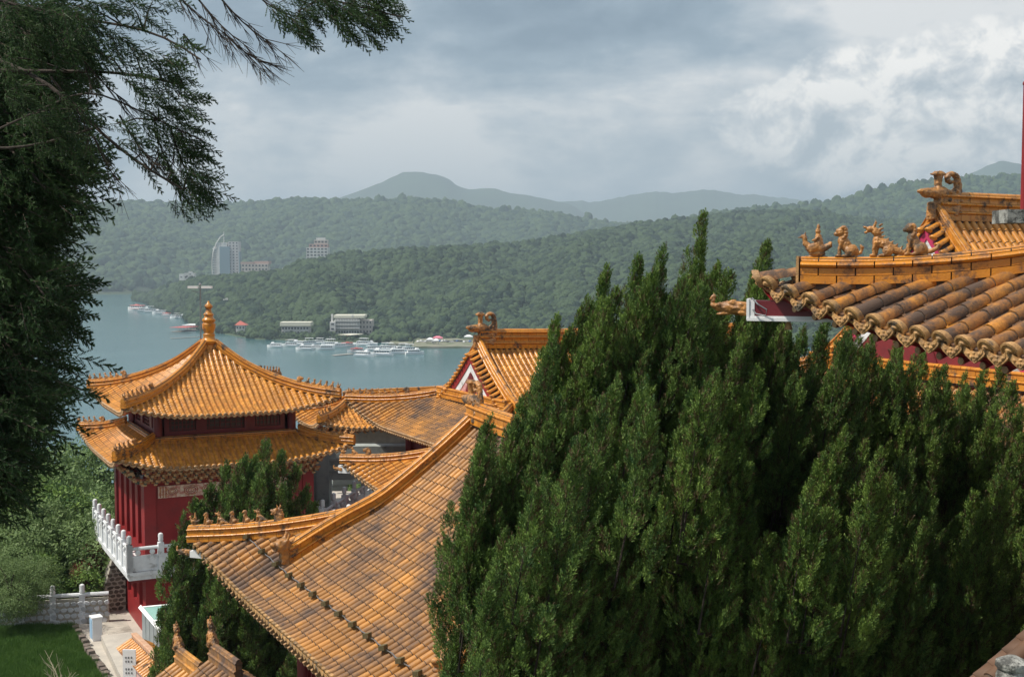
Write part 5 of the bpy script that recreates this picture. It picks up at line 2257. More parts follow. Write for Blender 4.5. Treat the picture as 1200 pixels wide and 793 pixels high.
HILLS = {
    'near': dict(x=(160, 2600), sh=([160, 175, 185, 215, 235, 300, 400, 480, 550, 700, 1200, 2600], [352, 356, 362, 371, 387, 398, 401, 403, 408, 410, 405, 395]),
                 rd=([160, 230, 300, 500, 700, 950, 1400, 2600], [2330, 1800, 1650, 1800, 2050, 2300, 2300, 2300]),
                 sk=([160, 172, 200, 228, 262, 300, 335, 358, 380, 420, 470, 540, 600, 680, 740, 800, 850, 900, 950, 1000, 1100, 1400, 2600],
                     [352, 346, 334, 326, 322, 318, 315, 305, 301, 296, 292, 289, 286, 274, 264, 257, 251, 248, 248, 256, 262, 240, 250])),
    'dark': dict(x=(780, 2600), sh=([780, 2600], [345, 345]), rd=([780, 2600], [3100, 3100]),
                 sk=([780, 860, 900, 960, 1000, 1060, 1120, 1160, 1200, 1300, 2600], [262, 250, 246, 241, 232, 219, 212, 211, 208, 200, 230])),
    'left': dict(x=(-1400, 780), sh=([-1400, 90, 160, 320, 780], [344, 345, 344.5, 340, 338]), rd=([-1400, 780], [3900, 3900]),
                 sk=([-1400, 0, 90, 125, 160, 200, 235, 255, 290, 330, 370, 400, 440, 480, 510, 545, 580, 620, 660, 700, 780], [225, 238, 244, 242, 240, 241, 243, 246, 243, 237, 237, 238, 239, 237, 238, 243, 250, 251, 255, 262, 274])),
}


def hill_z(h, px, D):
    H_ = HILLS[h]
    sd = shoreD(smooth_interp(px, *H_['sh']))
    rd = smooth_interp(px, *H_['rd'])
    zr = (HOR - smooth_interp(px, *H_['sk'])) / F * rd - 7
    t = (D - sd) / (rd - sd)
    if t <= 0:
        return LZ - 12
    if t > 1:
        return zr - (t - 1) * (zr - LZ) * 1.1
    if h == 'near':
        t = max(0.0, (D - sd - 110) / max(220, rd - sd - 110))
    g = t ** .80
    gul = noise.noise(Vector((px * .012, t * 2.2, 4 if h == 'near' else 9)))
    gul2 = noise.noise(Vector((px * .035, t * 5, 2)))
    return LZ + 1.0 + (zr - LZ) * g + (gul * 26 + gul2 * 10) * math.sin(math.pi * min(1, t)) * min(1, (zr - LZ) / 90)


def hill(h, nx, ny, name):
    H_ = HILLS[h]

    def f(u, v):
        sd = shoreD(smooth_interp(u, *H_['sh']))
        rd = smooth_interp(u, *H_['rd'])
        D = sd + (rd - sd) * v
        return azpt(u, D, hill_z(h, u, D))
    return grid_mesh(name, f, np.linspace(*H_['x'], nx), np.linspace(-.02, 1.9, ny), HCOL, kind='structure')


hill('near', 260, 60, 'wooded_hill')
hill('dark', 120, 40, 'wooded_hill')
hill('left', 200, 50, 'wooded_hill')


def crown_tpl(seed):
    bm = bmesh.new()
    bmesh.ops.create_icosphere(bm, subdivisions=3, radius=.5)
    for v in bm.verts:
        q = v.co * 3.4 + Vector((seed * 7, 0, 0))
        v.co *= 1 + .22 * noise.noise(q) + .20 * noise.noise(q * 2.3)
        if v.co.z < -.2:
            v.co.z = -.2 + (v.co.z + .2) * .5
    m = MB()
    bm.verts.ensure_lookup_table()
    m.v = [tuple(v.co) for v in bm.verts]
    m.f = [tuple(v.index for v in f.verts) for f in bm.faces]
    m.m = [0] * len(m.f)
    bm.free()
    m.smooth = True
    return m


CROWNS = [crown_tpl(s) for s in range(4)]


def forest(h, n, px_lo, px_hi, size, vmax, m, seed, clear=(), low=()):
    r = np.random.default_rng(seed)
    P, S, Rt = [], [], []
    H_ = HILLS[h]
    while len(P) < n:
        px = r.uniform(px_lo, px_hi)
        t = r.random() ** .8 * vmax
        sd = shoreD(smooth_interp(px, *H_['sh']))
        rd = smooth_interp(px, *H_['rd'])
        D = sd + (rd - sd) * (t + .012)
        z = hill_z(h, px, D)
        if z < LZ + .5:
            continue
        p = azpt(px, D, z)
        sy_ = HOR - F * z / D
        if any(a < px < b and c < sy_ < d for a, b, c, d in clear):
            continue
        s_ = size * float(np.clip(math.exp(r.normal(0, .30)), .5, 1.75)) * (D / 1800) ** .45
        for a, b, c, d, k_ in low:
            if a < px < b and c < sy_ < d:
                s_ *= k_
        sz_ = s_ * r.uniform(.8, 1.35)
        if sy_ < smooth_interp(px, *H_['sk']) + 5 and r.random() < .12:
            sz_ *= 1.5
        P.append((p.x, p.y, p.z + s_ * .18))
        S.append((s_, s_, sz_))
        Rt.append((r.uniform(-.25, .25), r.uniform(-.25, .25), r.uniform(0, 6.28)))
    k = len(P)
    return gn_scatter('forest', CROWNS, P, Rt, S, r.integers(0, 4, k), [m], None, kind='stuff')


for t_ in CROWNS:
    pass
CLR = [(329, 364, 380, 391), (388, 436, 376, 392), (275, 289, 381, 391), (428, 442, 358, 362), (259, 274, 352, 357), (209, 229, 323, 327), (483, 560, 397, 412), (248, 282, 310, 322), (359, 385, 299, 307)]
LOW = [(320, 372, 389, 402, .42), (380, 440, 390, 403, .38), (270, 293, 389, 400, .4), (425, 446, 361, 366, .5), (255, 277, 356, 361, .5), (205, 232, 326, 331, .5), (478, 565, 390, 404, .5), (244, 318, 320, 330, .75), (355, 388, 303, 312, .8)]
forest('near', 58000, 160, 1240, 8.6, 1.10, FOREST, 3, CLR, LOW)
forest('near', 2500, 1240, 1700, 24, 1.1, FOREST, 8)
forest('dark', 18000, 800, 1300, 12, 1.06, FOREST2, 4)
forest('left', 40000, -120, 740, 13, 1.05, FOREST2, 5)

FAR = [
    ('mountain', 7500, (-600, 1400), [-600, 300, 385, 400, 430, 455, 475, 495, 515, 540, 560, 600, 640, 670, 700, 1400], [300, 262, 238, 232, 222, 210, 203, 202, 206, 220, 221, 226, 234, 240, 262, 300]),
    ('mountain', 8600, (500, 1300), [500, 600, 650, 700, 740, 770, 800, 830, 860, 900, 950, 1000, 1300], [262, 244, 236, 237, 229, 225, 226, 222, 228, 231, 236, 244, 262]),
    ('mountain', 7000, (900, 2200), [900, 1050, 1100, 1125, 1150, 1168, 1185, 1205, 1260, 1400, 2200], [262, 232, 215, 208, 196, 190, 192, 200, 205, 190, 240]),
]
for nm, Dm, (a_, b_), xs, ys in FAR:
    def f(u, v, Dm=Dm, xs=xs, ys=ys):
        z1 = (HOR - smooth_interp(u, xs, ys) - waves(u * 3, 3.2, Dm)) / F * Dm
        D = Dm * (.84 + .16 * v) if v <= 1 else Dm * (1 + .16 * (v - 1))
        k = (v if v <= 1 else 2 - v) ** .8
        return azpt(u, D, LZ + (z1 - LZ) * max(0, k) + noise.noise(Vector((u * .03, v * 4, 1))) * 40 * math.sin(math.pi * min(1, v)) * .6)
    grid_mesh(nm, f, np.linspace(a_, b_, 260), np.linspace(0, 2, 25), FARM, kind='structure')

# near ground: temple terrace, slope down to the lake
TERR = mat('wooded slope ground', (.05, .07, .03), .95, (.09, .09, .05), .15)


def gz(x, y):
    D = x * SY + y * CY
    r_ = x * CY - y * SY
    if D < 63:
        z = GZ - .02
        if r_ < -19:
            z = GZ - .02 - min(1, (-19 - r_) / 12) * 5
        return z
    return max(LZ - 4, GZ - .02 - (D - 63) * .42)


def ter(u, v):
    x = u * CY + v * SY
    y = -u * SY + v * CY
    return (x, y, gz(x, y))


grid_mesh('ground', ter, np.linspace(-260, 320, 117), list(np.linspace(-40, 62, 35)) + [63, 64, 66, 70, 80, 100, 140, 200, 230], TERR, kind='structure')
sm_ = MB()
pts_ = [(-1, 27), (-16.2, 33), (-25, 46), (-25, 49.5), (-16.2, 62), (22, 62), (22, 27)]
sm_.poly([(u * CY + v * SY, -u * SY + v * CY, GZ + .004) for u, v in pts_])
sm_.build('pavement', PAVE, None, kind='structure')

# paving slabs of the path by the lawn
pav_o = bpy.data.objects['pavement']
sb_ = MB()
sb_.box((0, 0, .010), (.885, .885, .018))
SLM = mat('pale paving slab', (.50, .465, .40), .9, (.38, .355, .31), 2.5, obj_rand=.12, stain=(.22, .20, .17), stain_amt=.45, stain_w=.25, stain_scale=1.4, bump=.004)
sbm = sb_.mesh('paving_slab', SLM)
for i in range(-8, 22):
    for j in range(34, 58):
        c_ = Vector((PCX - 12 + i * .9, j * .9, GZ + .004))
        D_ = c_.x * SY + c_.y * CY
        r_ = c_.x * CY - c_.y * SY
        if D_ < 38 or D_ > 52:
            continue
        px_, py_ = 600 + F * r_ / D_, HOR - F * c_.z / D_
        if 60 < px_ < 215 and 690 < py_ < 800 and px_ > 99 + (py_ - 737) * .62 and (abs(c_.x - PCX) > 3.5 or abs(c_.y - PCY) > 3.5):
            mk('paving_slab', sbm, pav_o, Matrix.Translation(c_))

# lawn, kerb, path, white crazy-paved balustrade, utility box
lp = [on_z(-40, 738, GZ), on_z(84, 736, GZ), on_z(126, 806, GZ), on_z(-40, 812, GZ)]
lm = MB()
lm.poly([(p.x, p.y, GZ + .03) for p in reversed(lp)])
lawn = lm.build('lawn', mat('lawn soil', (.05, .07, .025), .95, (.10, .085, .04), 1.2), None, kind='structure')
r = random.Random(3)
gp, gr, gs_ = [], [], []
gb_ = MB()
for i in range(9):
    a, b_ = r.uniform(0, 6.28), r.uniform(.0, .3)
    p = Vector((r.uniform(-.1, .1), r.uniform(-.1, .1), 0))
    s_ = Vector((math.cos(a + 1.57), math.sin(a + 1.57), 0)) * .012
    gb_.poly([p - s_, p + s_, p + Vector((math.cos(a) * b_ * .4, math.sin(a) * b_ * .4, .24))])
for i in range(16000):
    a, b_ = r.random(), r.random()
    q = lp[0].lerp(lp[1], a).lerp(lp[3].lerp(lp[2], a), b_)
    gp.append((q.x, q.y, GZ + .03))
    gr.append((r.uniform(-.1, .1), r.uniform(-.1, .1), r.uniform(0, 6.28)))
    gs_.append(r.uniform(.4, 1.0) * (.7 + .8 * (noise.noise(q * .9) + .5)))
gn_scatter('grass', [gb_], gp, gr, gs_, np.zeros(len(gp), int), [GRASS], None, kind='stuff')
kb = MB()
k0, k1 = on_z(87, 737, GZ), on_z(130, 806, GZ)
k0.z = k1.z = GZ
kr = random.Random(2)
KST = mat('mossy kerb stone', (.20, .15, .13), .9, (.11, .10, .08), 5, obj_rand=.3)
kt = thing('lawn_edging', 'row of dark mossy kerb stones between the lawn and the pale path', 'kerb', k0)
bm_ = MB()
bm_.box((0, 0, .11), (.34, .26, .24), taper=.82)
kme = bm_.mesh('kerb_stone', KST)
for i in range(17):
    q = k0.lerp(k1, i / 16)
    d = k1 - k0
    mk('kerb_stone', kme, kt, Matrix.Translation(q + Vector((kr.uniform(-.03, .03), 0, 0))) @ Matrix.Rotation(math.atan2(d.y, d.x) + kr.uniform(-.1, .1), 4, 'Z') @ Matrix.Diagonal((1, 1, kr.uniform(.8, 1.25), 1)))
CRZ = mat('white crazy paving stone', (.60, .62, .64), .7, (.45, .47, .49), 3, obj_rand=.25)
cwall = thing('stone_parapet', 'white crazy-paved parapet wall with round topped posts behind the lawn', 'parapet', PX(70, 710, 47))
pa, pb_ = on_z(-30, 738, GZ), on_z(128, 728, GZ)
d = (pb_ - pa).normalized()
nv_ = Vector((d.y, -d.x, 0))
m = MB()
m.prism([pa, pb_, pb_ + Vector((0, 0, .95)), pa + Vector((0, 0, .95))], nv_ * -.15, nv_ * .10)
m.build('core', COBM, cwall)
L_ = (pb_ - pa).length
boulder_wall(cwall, pa + nv_ * .11 + Vector((0, 0, 0)), d, nv_, L_, L_, .92, 'wall_stone', CRZ, .24)
m = MB()
m.tube([pa + Vector((0, 0, 1.12)), pb_ + Vector((0, 0, 1.12))], .08, 8)
m.build('rail', WHITE, cwall, smooth=True)
for f_ in (.10, .35, .58, .80):
    mk('post', POST, cwall, Matrix.Translation(pa.lerp(pb_, f_)) @ Matrix.Rotation(math.atan2(d.y, d.x), 4, 'Z') @ Matrix.Diagonal((1.1, 1.1, 1.15, 1)))
ub = thing('utility_cabinet', 'white and pale blue cabinet standing on the path under the balcony', 'cabinet', PX(114, 748, 45.0))
q = on_z(113, 749, GZ)
m = MB()
m.box(q + Vector((0, 0, .42)), (.34, .40, .84), R(5))
m.build('body', WHITEP, ub)
m = MB()
m.box(q + Vector((-.18, 0, .44)), (.03, .32, .70), R(5))
m.build('blue_door', mat('pale blue panel', (.35, .52, .70), .5), ub)
m = MB()
m.box(q + Vector((0, 0, .86)), (.40, .46, .05), R(5))
m.build('lid', WHITEP, ub)
st = thing('path_step', 'pale stone raised walkway along the red pavilion wall', 'walkway', PX(160, 770, 43))
m = MB()
s0, s1 = on_z(152, 750, GZ), on_z(186, 812, GZ)
s0.z = s1.z = GZ
dd = (s1 - s0).normalized()
nn_ = Vector((-dd.y, dd.x, 0))
if nn_.x > 0:
    nn_ = -nn_
m.prism([s0, s1, s1 + nn_ * 1.0, s0 + nn_ * 1.0], Vector((0, 0, 0)), Vector((0, 0, .32)))
m.build('slab', PAVE, st)
nb = thing('notice_board', 'white upright board with small dark characters beside the coped wall', 'sign', PX(152, 785, 38))
q = PX(152, 785, 38)
m = MB()
rt_ = Matrix.Rotation(-YAW, 3, 'Z')
m.box(q, (.40, .05, 1.3), M=rt_)
m.build('board', WHITEP, nb)
m = MB()
for i, zz in enumerate((.42, .30, .06, -.06)):
    for xx in (-.10, -.02, .07):
        c_ = q + rt_ @ Vector((xx, -.03, zz))
        m.box(c_, (.055, .006, .012), M=rt_)
        m.box(c_ + Vector((0, 0, -.03)), (.045, .006, .012), M=rt_)
        m.box(c_ + rt_ @ Vector((0, 0, -.015)), (.012, .006, .07), M=rt_)
m.build('characters', DKMET, nb)

# twin-armed lamp mast behind the pavilion roof
q = PX(234.5, 403, 56)
lm_ = thing('lamp_mast', 'thin grey mast with two flat white lamp arms rising behind the pavilion finial', 'street lamp', (q.x, q.y, GZ - 2))
tp = PX(234.5, 336, 56)
m = MB()
m.tube([(q.x, q.y, GZ - 2), tp], [.06, .03], 8)
m.build('pole', METAL, lm_, smooth=True)
wv = Vector((CY, -SY, 0))
for s_ in (-1, 1):
    m = MB()
    m.box(tp + wv * s_ * .30 - Vector((0, 0, .02)), (.46, .22, .10), -YAW)
    m.build('lamp_head', WHITEP, lm_)
m = MB()
m.ell(tp + Vector((0, 0, .1)), (.07, .07, .07))
m.tube([tp - Vector((0, 0, .25)), tp + wv * -.35 - Vector((0, 0, .18))], .02, 5)
m.build('sensor', METAL, lm_)

# ------------------------------------------------------------------ far buildings
FW = mat('white rendered far wall', (.66, .66, .64), .8, (.55, .55, .54), .2)
FG = mat('grey tower cladding', (.50, .49, .50), .6)
FBLUE = mat('blue curtain glass', (.20, .28, .33), .25)
FBR = mat('brownish tower cladding', (.50, .45, .41), .8)
FPK = mat('pinkish roof', (.48, .32, .28), .8)
FCR = mat('cream metal roof', (.72, .70, .58), .6)
FRD = mat('faded red roof', (.45, .10, .07), .7)
DW = mat('dark far window', (.035, .04, .05), .2)


def fb(px0, px1, py0, py1, D, dep, m, parent, name, mat_, rot=0.0, win=None, off=0.0):
    """block whose front spans photo columns px0..px1 and rows py0..py1 at distance D; win=(cols, rows, width share, height share)"""
    a_, b_ = PX(px0, py1, D), PX(px1, py1, D)
    top = PX((px0 + px1) / 2, py0, D).z
    z0 = a_.z
    w, h = (b_ - a_).length, top - z0
    c_ = (a_ + b_) / 2
    ang = -YAW + rot
    fw_ = Vector((SY, CY, 0))
    c_ = c_ + fw_ * (dep / 2 + off)
    o = MB()
    o.box((c_.x, c_.y, z0 + h / 2), (w, dep, h), ang)
    ob = o.build(name, mat_, parent)
    if win:
        nc, nr, ws, hs = win
        rt = Matrix.Rotation(ang, 3, 'Z')
        for j in range(nr):
            for i in range(nc):
                o = MB()
                o.box(Vector((c_.x, c_.y, z0 + h * (j + .5) / nr)) + rt @ Vector((w * ((i + .5) / nc - .5), -dep / 2 + .02, 0)), (w / nc * ws, .4, h / nr * hs), M=rt)
                o.build('window', DW, ob)
    return ob, c_, w, z0, h


T = thing('hotel_tower', 'tall grey hotel tower with curved sail-like white fin and mast on the far shore', 'building', PX(264, 322, 2050))
D = 2050
fb(258, 270, 289, 324, D, 14, 0, T, 'glass_shaft', FBLUE, win=None, off=-2)
fb(254, 259, 284, 324, D, 14, 0, T, 'white_shaft', FW)
fb(268, 280, 283, 324, D, 18, 0, T, 'grey_block', FG, win=(3, 12, .35, .4))
fb(279, 281.5, 295, 324, D, 12, 0, T, 'side_block', FBLUE)
fb(259, 266, 284, 290, D, 10, 0, T, 'crown_block', FW)
# curved fin with balconies
m = MB()
pr = [PX(249, 322, D), PX(248.6, 305, D), PX(250, 295, D), PX(253.5, 285, D), PX(258, 278, D), PX(262, 275, D)]
m.tube(pr, .9, 6)
m.build('curved_fin', FW, T, smooth=True)
m = MB()
m.tube([PX(262.3, 285, D), PX(262.3, 271.5, D)], [.8, .4], 6)
m.build('mast', FW, T)
for i in range(11):
    y0 = 291 + i * 2.9
    fb(249, 255, y0, y0 + 1.6, D, 8, 0, T, 'balcony', FW)
fb(250, 255, 289, 324, D, 6, 0, T, 'core', FG, off=3)
Wg = thing('hotel_wing', 'long low pinkish wing beside the grey hotel tower', 'building', PX(297, 320, 2040))
fb(283, 314, 309, 322, 2040, 20, 0, Wg, 'wall', FBR, win=(8, 3, .5, .45))
fb(282, 298, 307, 309.6, 2040, 22, 0, Wg, 'roof', FPK)
fb(298, 315, 306, 309.4, 2042, 22, 0, Wg, 'roof', FPK)
T2 = thing('hill_hotel', 'stepped white and pink hotel standing on the crest of the near wooded hill', 'building', PX(371, 303, 1990))
fb(359, 384, 290, 308, 1990, 22, 0, T2, 'wall', FW, win=(6, 5, .62, .5))
fb(362, 384, 286, 290, 1992, 18, 0, T2, 'terrace', FPK, win=(5, 1, .6, .5))
fb(368, 384, 281, 286, 1994, 14, 0, T2, 'upper_block', FBR, win=(4, 1, .6, .4))
fb(370.5, 381, 278.5, 281, 1996, 10, 0, T2, 'roof_house', FW)
B = thing('lakeside_hall', 'long low white lakeside building with pale metal roof near the water', 'building', PX(345, 390, 1235))
fb(330, 362, 382, 392, 1235, 14, 0, B, 'wall', FW, win=(9, 2, .6, .45))
o_, c_, w_b, z_b, h_b = fb(328, 364, 377.5, 382, 1233, 17, 0, B, 'roof', FCR)
B = thing('lakeside_office', 'four storey white lakeside building with green-cream roof and balconies', 'building', PX(408, 390, 1200))
fb(393, 421, 373, 391, 1210, 18, 0, B, 'wall', FW, win=(9, 4, .66, .5))
for y in (373.4, 377.8, 382.2):
    fb(391.5, 421.5, y + 1.6, y + 2.9, 1206, 3, 0, B, 'balcony', FW)
fb(391, 427, 369.3, 372.4, 1208, 22, 0, B, 'roof', FCR)
fb(386.5, 393, 377, 388, 1204, 10, 0, B, 'annex', FW, win=(1, 2, .5, .3))
fb(388, 390, 368, 378, 1212, 3, 0, B, 'stair_tower', FW)
fb(412, 414, 369, 372, 1202, 3, 0, B, 'chimney', FW)
fb(421, 436, 375, 391, 1216, 18, 0, B, 'side_block', FBR, win=(4, 3, .4, .4))
B = thing('red_roofed_pavilion', 'small white lakeside house with pyramidal red roof left of the long hall', 'building', PX(282, 390, 1260))
fb(276.5, 287, 381, 392, 1260, 9, 0, B, 'wall', FW, win=(3, 2, .5, .35))
a_ = PX(274.5, 381, 1259)
b_ = PX(289, 381, 1259)
fwd = Vector((SY, CY, 0))
m = MB()
ap = PX(281.5, 375.5, 1264)
base_ = [a_, b_, b_ + fwd * 11, a_ + fwd * 11]
for i in range(4):
    m.poly([base_[i], base_[(i + 1) % 4], ap])
m.poly(list(reversed(base_)))
m.build('roof', FRD, B)
for nm, lab, args, rf_ in (
        ('white_house', 'cluster of small white cubes half hidden in trees behind the finial', [(259, 265, 351, 356.5), (264, 270, 349.5, 356.5), (269, 273, 350, 354)], None),
        ('white_house', 'flat white building at the top left of the wooded point', [(210, 220, 321, 325.5), (216, 228, 320, 324.5), (221, 224, 318, 321)], None),
        ('white_house', 'white house with pale roof on the wooded slope above the four storey building', [(428, 436, 357.5, 362), (434, 441, 355.5, 360)], None),
        ('white_house', 'tiny white house in the saddle between the two hotels', [(331, 334.5, 314, 319)], None),
        ('white_house', 'tiny pale house near the crest of the wooded hill', [(477, 482, 297, 300.5)], None),
        ('water_tank', 'white ball shaped tank poking out of the forest below the grey tower', [(271.5, 275, 331.5, 335)], None)):
    Dd = 1500 if '259' in str(args) else 1850 if '210' in str(args) or '331' in str(args) or '477' in str(args) else 1420
    B = thing(nm, lab, 'building' if nm == 'white_house' else 'tank', PX(args[0][0], args[0][3], Dd))
    if nm == 'water_tank':
        m = MB()
        c_ = PX(273.2, 333, 1600)
        m.ell(c_, (2.1, 2.1, 2.1))
        m.build('tank', FW, B, smooth=True)
        m = MB()
        m.tube([c_, c_ - Vector((0, 0, 12))], .5, 6)
        m.build('stem', FG, B)
    else:
        for (x0_, x1_, y0_, y1_) in args:
            fb(x0_, x1_, y0_, y1_ + 3, Dd, 9, 0, B, 'wall', FW, win=(2, 1, .4, .15))

# ------------------------------------------------------------------ boats and piers
BH = mat('white boat hull', (.85, .86, .86), .4)
BC = mat('white boat canopy', (.84, .85, .86), .5)
BR_ = mat('red boat canopy', (.50, .10, .09), .6)
BB = mat('blue boat stripe', (.35, .42, .52), .5)
BWN = mat('tinted boat window', (.05, .07, .09), .15)
DOCK = mat('weathered pier planks', (.38, .35, .31), .9)


def boat_proto(kind):
    """boat pointing to +X, waterline at z=0, 13 m long; returns [(part, mesh, [subparts])]"""
    L_, W_ = 13.0, 3.6
    m = MB()
    secs = []
    for i in range(9):
        f = i / 8
        x = -L_ / 2 + L_ * f
        w = W_ / 2 * (1 if f < .55 else math.cos((f - .55) / .45 * 1.45))
        h = 1.1 + .7 * max(0, f - .5) * 2 * .7
        secs.append(m.ring([(x, -w, h), (x, -w * .8, 0.05), (x, -w * .5, -.5), (x, w * .5, -.5), (x, w * .8, .05), (x, w, h)]))
    for a, b in zip(secs, secs[1:]):
        m.quadstrip(a, b, True, 0)
    m.f.append(tuple(secs[0]))
    m.m.append(0)
    m.f.append(tuple(reversed(secs[-1])))
    m.m.append(0)
    hull = m.mesh('hull', BH)
    m = MB()
    m.box((-.8, 0, 1.75), (8.6, 2.9, 1.4), taper=.94)
    cabin = m.mesh('cabin', BH)
    m = MB()
    for s_ in (-1, 1):
        for i in range(6):
            m.box((-4.3 + i * 1.35, s_ * 1.43, 1.85), (1.0, .08, .62))
    m.box((3.5, 0, 1.85), (.1, 2.3, .6))
    win = m.mesh('window_band', BWN)
    m = MB()
    if kind == 0:
        m.box((-1.2, 0, 2.55), (9.4, 3.2, .14))
        m.box((1.6, 0, 3.0), (2.2, 2.2, .9), taper=.8)
    elif kind == 1:
        m.box((-1.6, 0, 2.52), (8.8, 3.2, .12))
        m.box((-1.6, 0, 4.1), (6.2, 3.0, .12))
        for x in (-4.4, -1.6, 1.2):
            for y in (-1.3, 1.3):
                m.box((x, y, 3.3), (.1, .1, 1.5))
    else:
        m.box((-.8, 0, 2.5), (9.8, 3.4, .2), taper=.9)
        m.box((-.5, 0, 2.85), (3.0, 1.9, .5), taper=.7)
    can = m.mesh('canopy', BR_ if kind == 2 else BC)
    m = MB()
    for s_ in (-1, 1):
        m.box((-.9, s_ * 1.80, .9), (10.5, .05, .22))
    stripe = m.mesh('stripe', BB if kind != 2 else BR_)
    return [('hull', hull, [('stripe', stripe)]), ('cabin', cabin, [('window_band', win)]), ('canopy', can, [])]


PRO = [boat_proto(k) for k in range(3)]
BN = [
    (322, 407, 0, 'leftmost boat of the moored fleet, white with low wheelhouse', 1.0), (340, 406, 1, 'white double deck boat second from the left of the fleet', 1.1), (349, 404, 0, 'white boat overlapping the left group of the fleet from behind', 1.0),
    (357, 410, 0, 'white boat lying lowest in the left half of the fleet', 1.1), (365, 404, 1, 'white upper deck boat just behind the lowest one at left', 1.1), (373, 403, 1, 'white boat at the back in the left middle of the fleet', 1.0),
    (369, 409, 0, 'short white boat right of the lowest one at left', .9), (381, 410, 0, 'white boat with bow left in the middle of the fleet', 1.1), (390, 406, 1, 'tall white boat in the middle of the fleet', 1.2), (397, 407, 0, 'white boat right of the tall middle one', 1.0),
    (408, 406, 2, 'red striped boat in the middle of the fleet', 1.0), (424, 405, 1, 'tall white boat at the back, right of the red striped one', 1.2), (433, 405, 0, 'white boat at the back right of the tall one', 1.0),
    (417, 413, 2, 'reddish boat moored in front, left end of the right hand group', 1.0), (427, 418, 0, 'white boat lowest left in the right hand group', 1.2), (446, 417, 0, 'long white boat lowest in the whole fleet', 1.4),
    (440, 411, 1, 'white boat in the centre of the right hand group', 1.2), (450, 410, 1, 'white double deck boat in the right hand group, upper row', 1.1), (459, 410, 1, 'white boat near the right end of the upper row', 1.1),
    (464, 415, 0, 'white boat lower right in the right hand group', 1.2), (470, 411, 1, 'white boat with tall mast deck at the right', 1.1), (477, 412, 1, 'tall white boat second from the right end', 1.1), (486, 415, 0, 'rightmost boat of the fleet, white with a thin mast', 1.1),
    (387, 398, 0, 'small white boat close to the shore pier', .6), (343, 395.5, 0, 'small white boat at the long shore pontoon', .6), (364, 396, 0, 'small white launch right of the one at the pontoon', .5), (403, 396, 2, 'small boat with red canopy under the shore shelter', .6),
    (160, 363.5, 2, 'dark red houseboat at the far left tip of the point', 2.2), (170, 365, 0, 'white tour boat in the far left cluster, nearest the red houseboat', 1.5), (178, 366, 1, 'white tour boat in the middle of the far left cluster', 1.6), (187, 368, 0, 'white tour boat at the right of the far left cluster', 1.5), (196, 370, 2, 'pale red boat between the two far left clusters', 1.1),
    (206, 373, 1, 'white boat left in the second far cluster', 1.2), (212, 373, 0, 'white boat in the second far cluster beside the point', 1.2), (224, 374, 1, 'white boat near the mast in the second far cluster', 1.2), (230, 376, 0, 'white boat behind the lamp mast on the far water', 1.1),
]
rb = random.Random(4)
for i, (px, py, kind, lab, sc_) in enumerate(BN):
    p = on_z(px, py, LZ)
    rz = rb.choice([math.pi, 0, math.pi]) + rb.uniform(-.45, .45) - YAW
    M = Matrix.Translation((p.x, p.y, LZ + .1)) @ Matrix.Rotation(rz, 4, 'Z') @ Matrix.Diagonal((sc_ * 1.05, sc_ * 1.15, sc_ * 1.3, 1))
    r_ = mk('tour_boat', None, None, M, label=lab, category='boat', group='boats moored on the lake')
    for nm, me, subs in PRO[kind]:
        c_ = mk(nm, me, r_, None, local=True)
        for sn, sme in subs:
            mk(sn, sme, c_, None, local=True)


def pier(px0, py0, px1, py1, w, lab, roof=None):
    a_, b_ = on_z(px0, py0, LZ), on_z(px1, py1, LZ)
    t = thing('pier', lab, 'pier', (a_ + b_) / 2)
    m = MB()
    d = b_ - a_
    ang = math.atan2(d.y, d.x)
    c_ = (a_ + b_) / 2
    m.box((c_.x, c_.y, LZ + .5), (d.length, w, .3), ang)
    m.build('deck', DOCK, t)
    n = max(2, int(d.length / 8))
    m = MB()
    for i in range(n + 1):
        q = a_.lerp(b_, i / n)
        m.box((q.x, q.y, LZ - .2), (.4, .4, 1.2), ang)
    m.build('piles', DKMET, t)
    if roof:
        m = MB()
        m.box((c_.x, c_.y, LZ + 4.4), (d.length * .8, w * 1.6, .35), ang)
        m.build('roof', roof, t)
        for i in range(5):
            q = a_.lerp(b_, .14 + .18 * i)
            m = MB()
            m.box((q.x, q.y, LZ + 2.4), (.35, .35, 3.9), ang)
            m.build('post', DOCK, t)


pier(335, 399, 376, 398, 6, 'long pale pontoon in front of the long lakeside hall')
pier(391, 417, 413, 415, 4, 'bare brown pier stub running left from the right hand boats')
pier(402, 398, 421, 396.5, 10, 'roofed cream shelter on the shore below the four storey building', FCR)
pier(206, 389, 226, 387, 12, 'floating dock with red canopy behind the lamp mast', BR_)
pier(224, 386, 236, 384, 14, 'pale roofed floating dock behind the lamp mast', BC)
pier(200, 397, 235, 395, 2.5, 'thin dark pontoon line low behind the lamp mast')

# shore car park with tents, parked cars
sp_ = MB()
for (x0_, x1_, y0_, y1_) in ((482, 556, 402.5, 408), (455, 484, 400.5, 404.5)):
    q = [on_z(x0_, y1_, LZ), on_z(x1_, y1_, LZ), on_z(x1_, y0_ - 6, LZ), on_z(x0_ + 8, y0_ - 6, LZ)]
    sp_.prism([(p.x, p.y, LZ - .5) for p in q], Vector((0, 0, 0)), Vector((0, 0, 1.9)))
sp_.build('shore_ground', mat('shore gravel and grass', (.26, .24, .19), .95, (.10, .13, .06), .08), None, kind='structure')
TZ = LZ + 1.4


def on_t(px, py):
    return on_z(px, py, TZ)


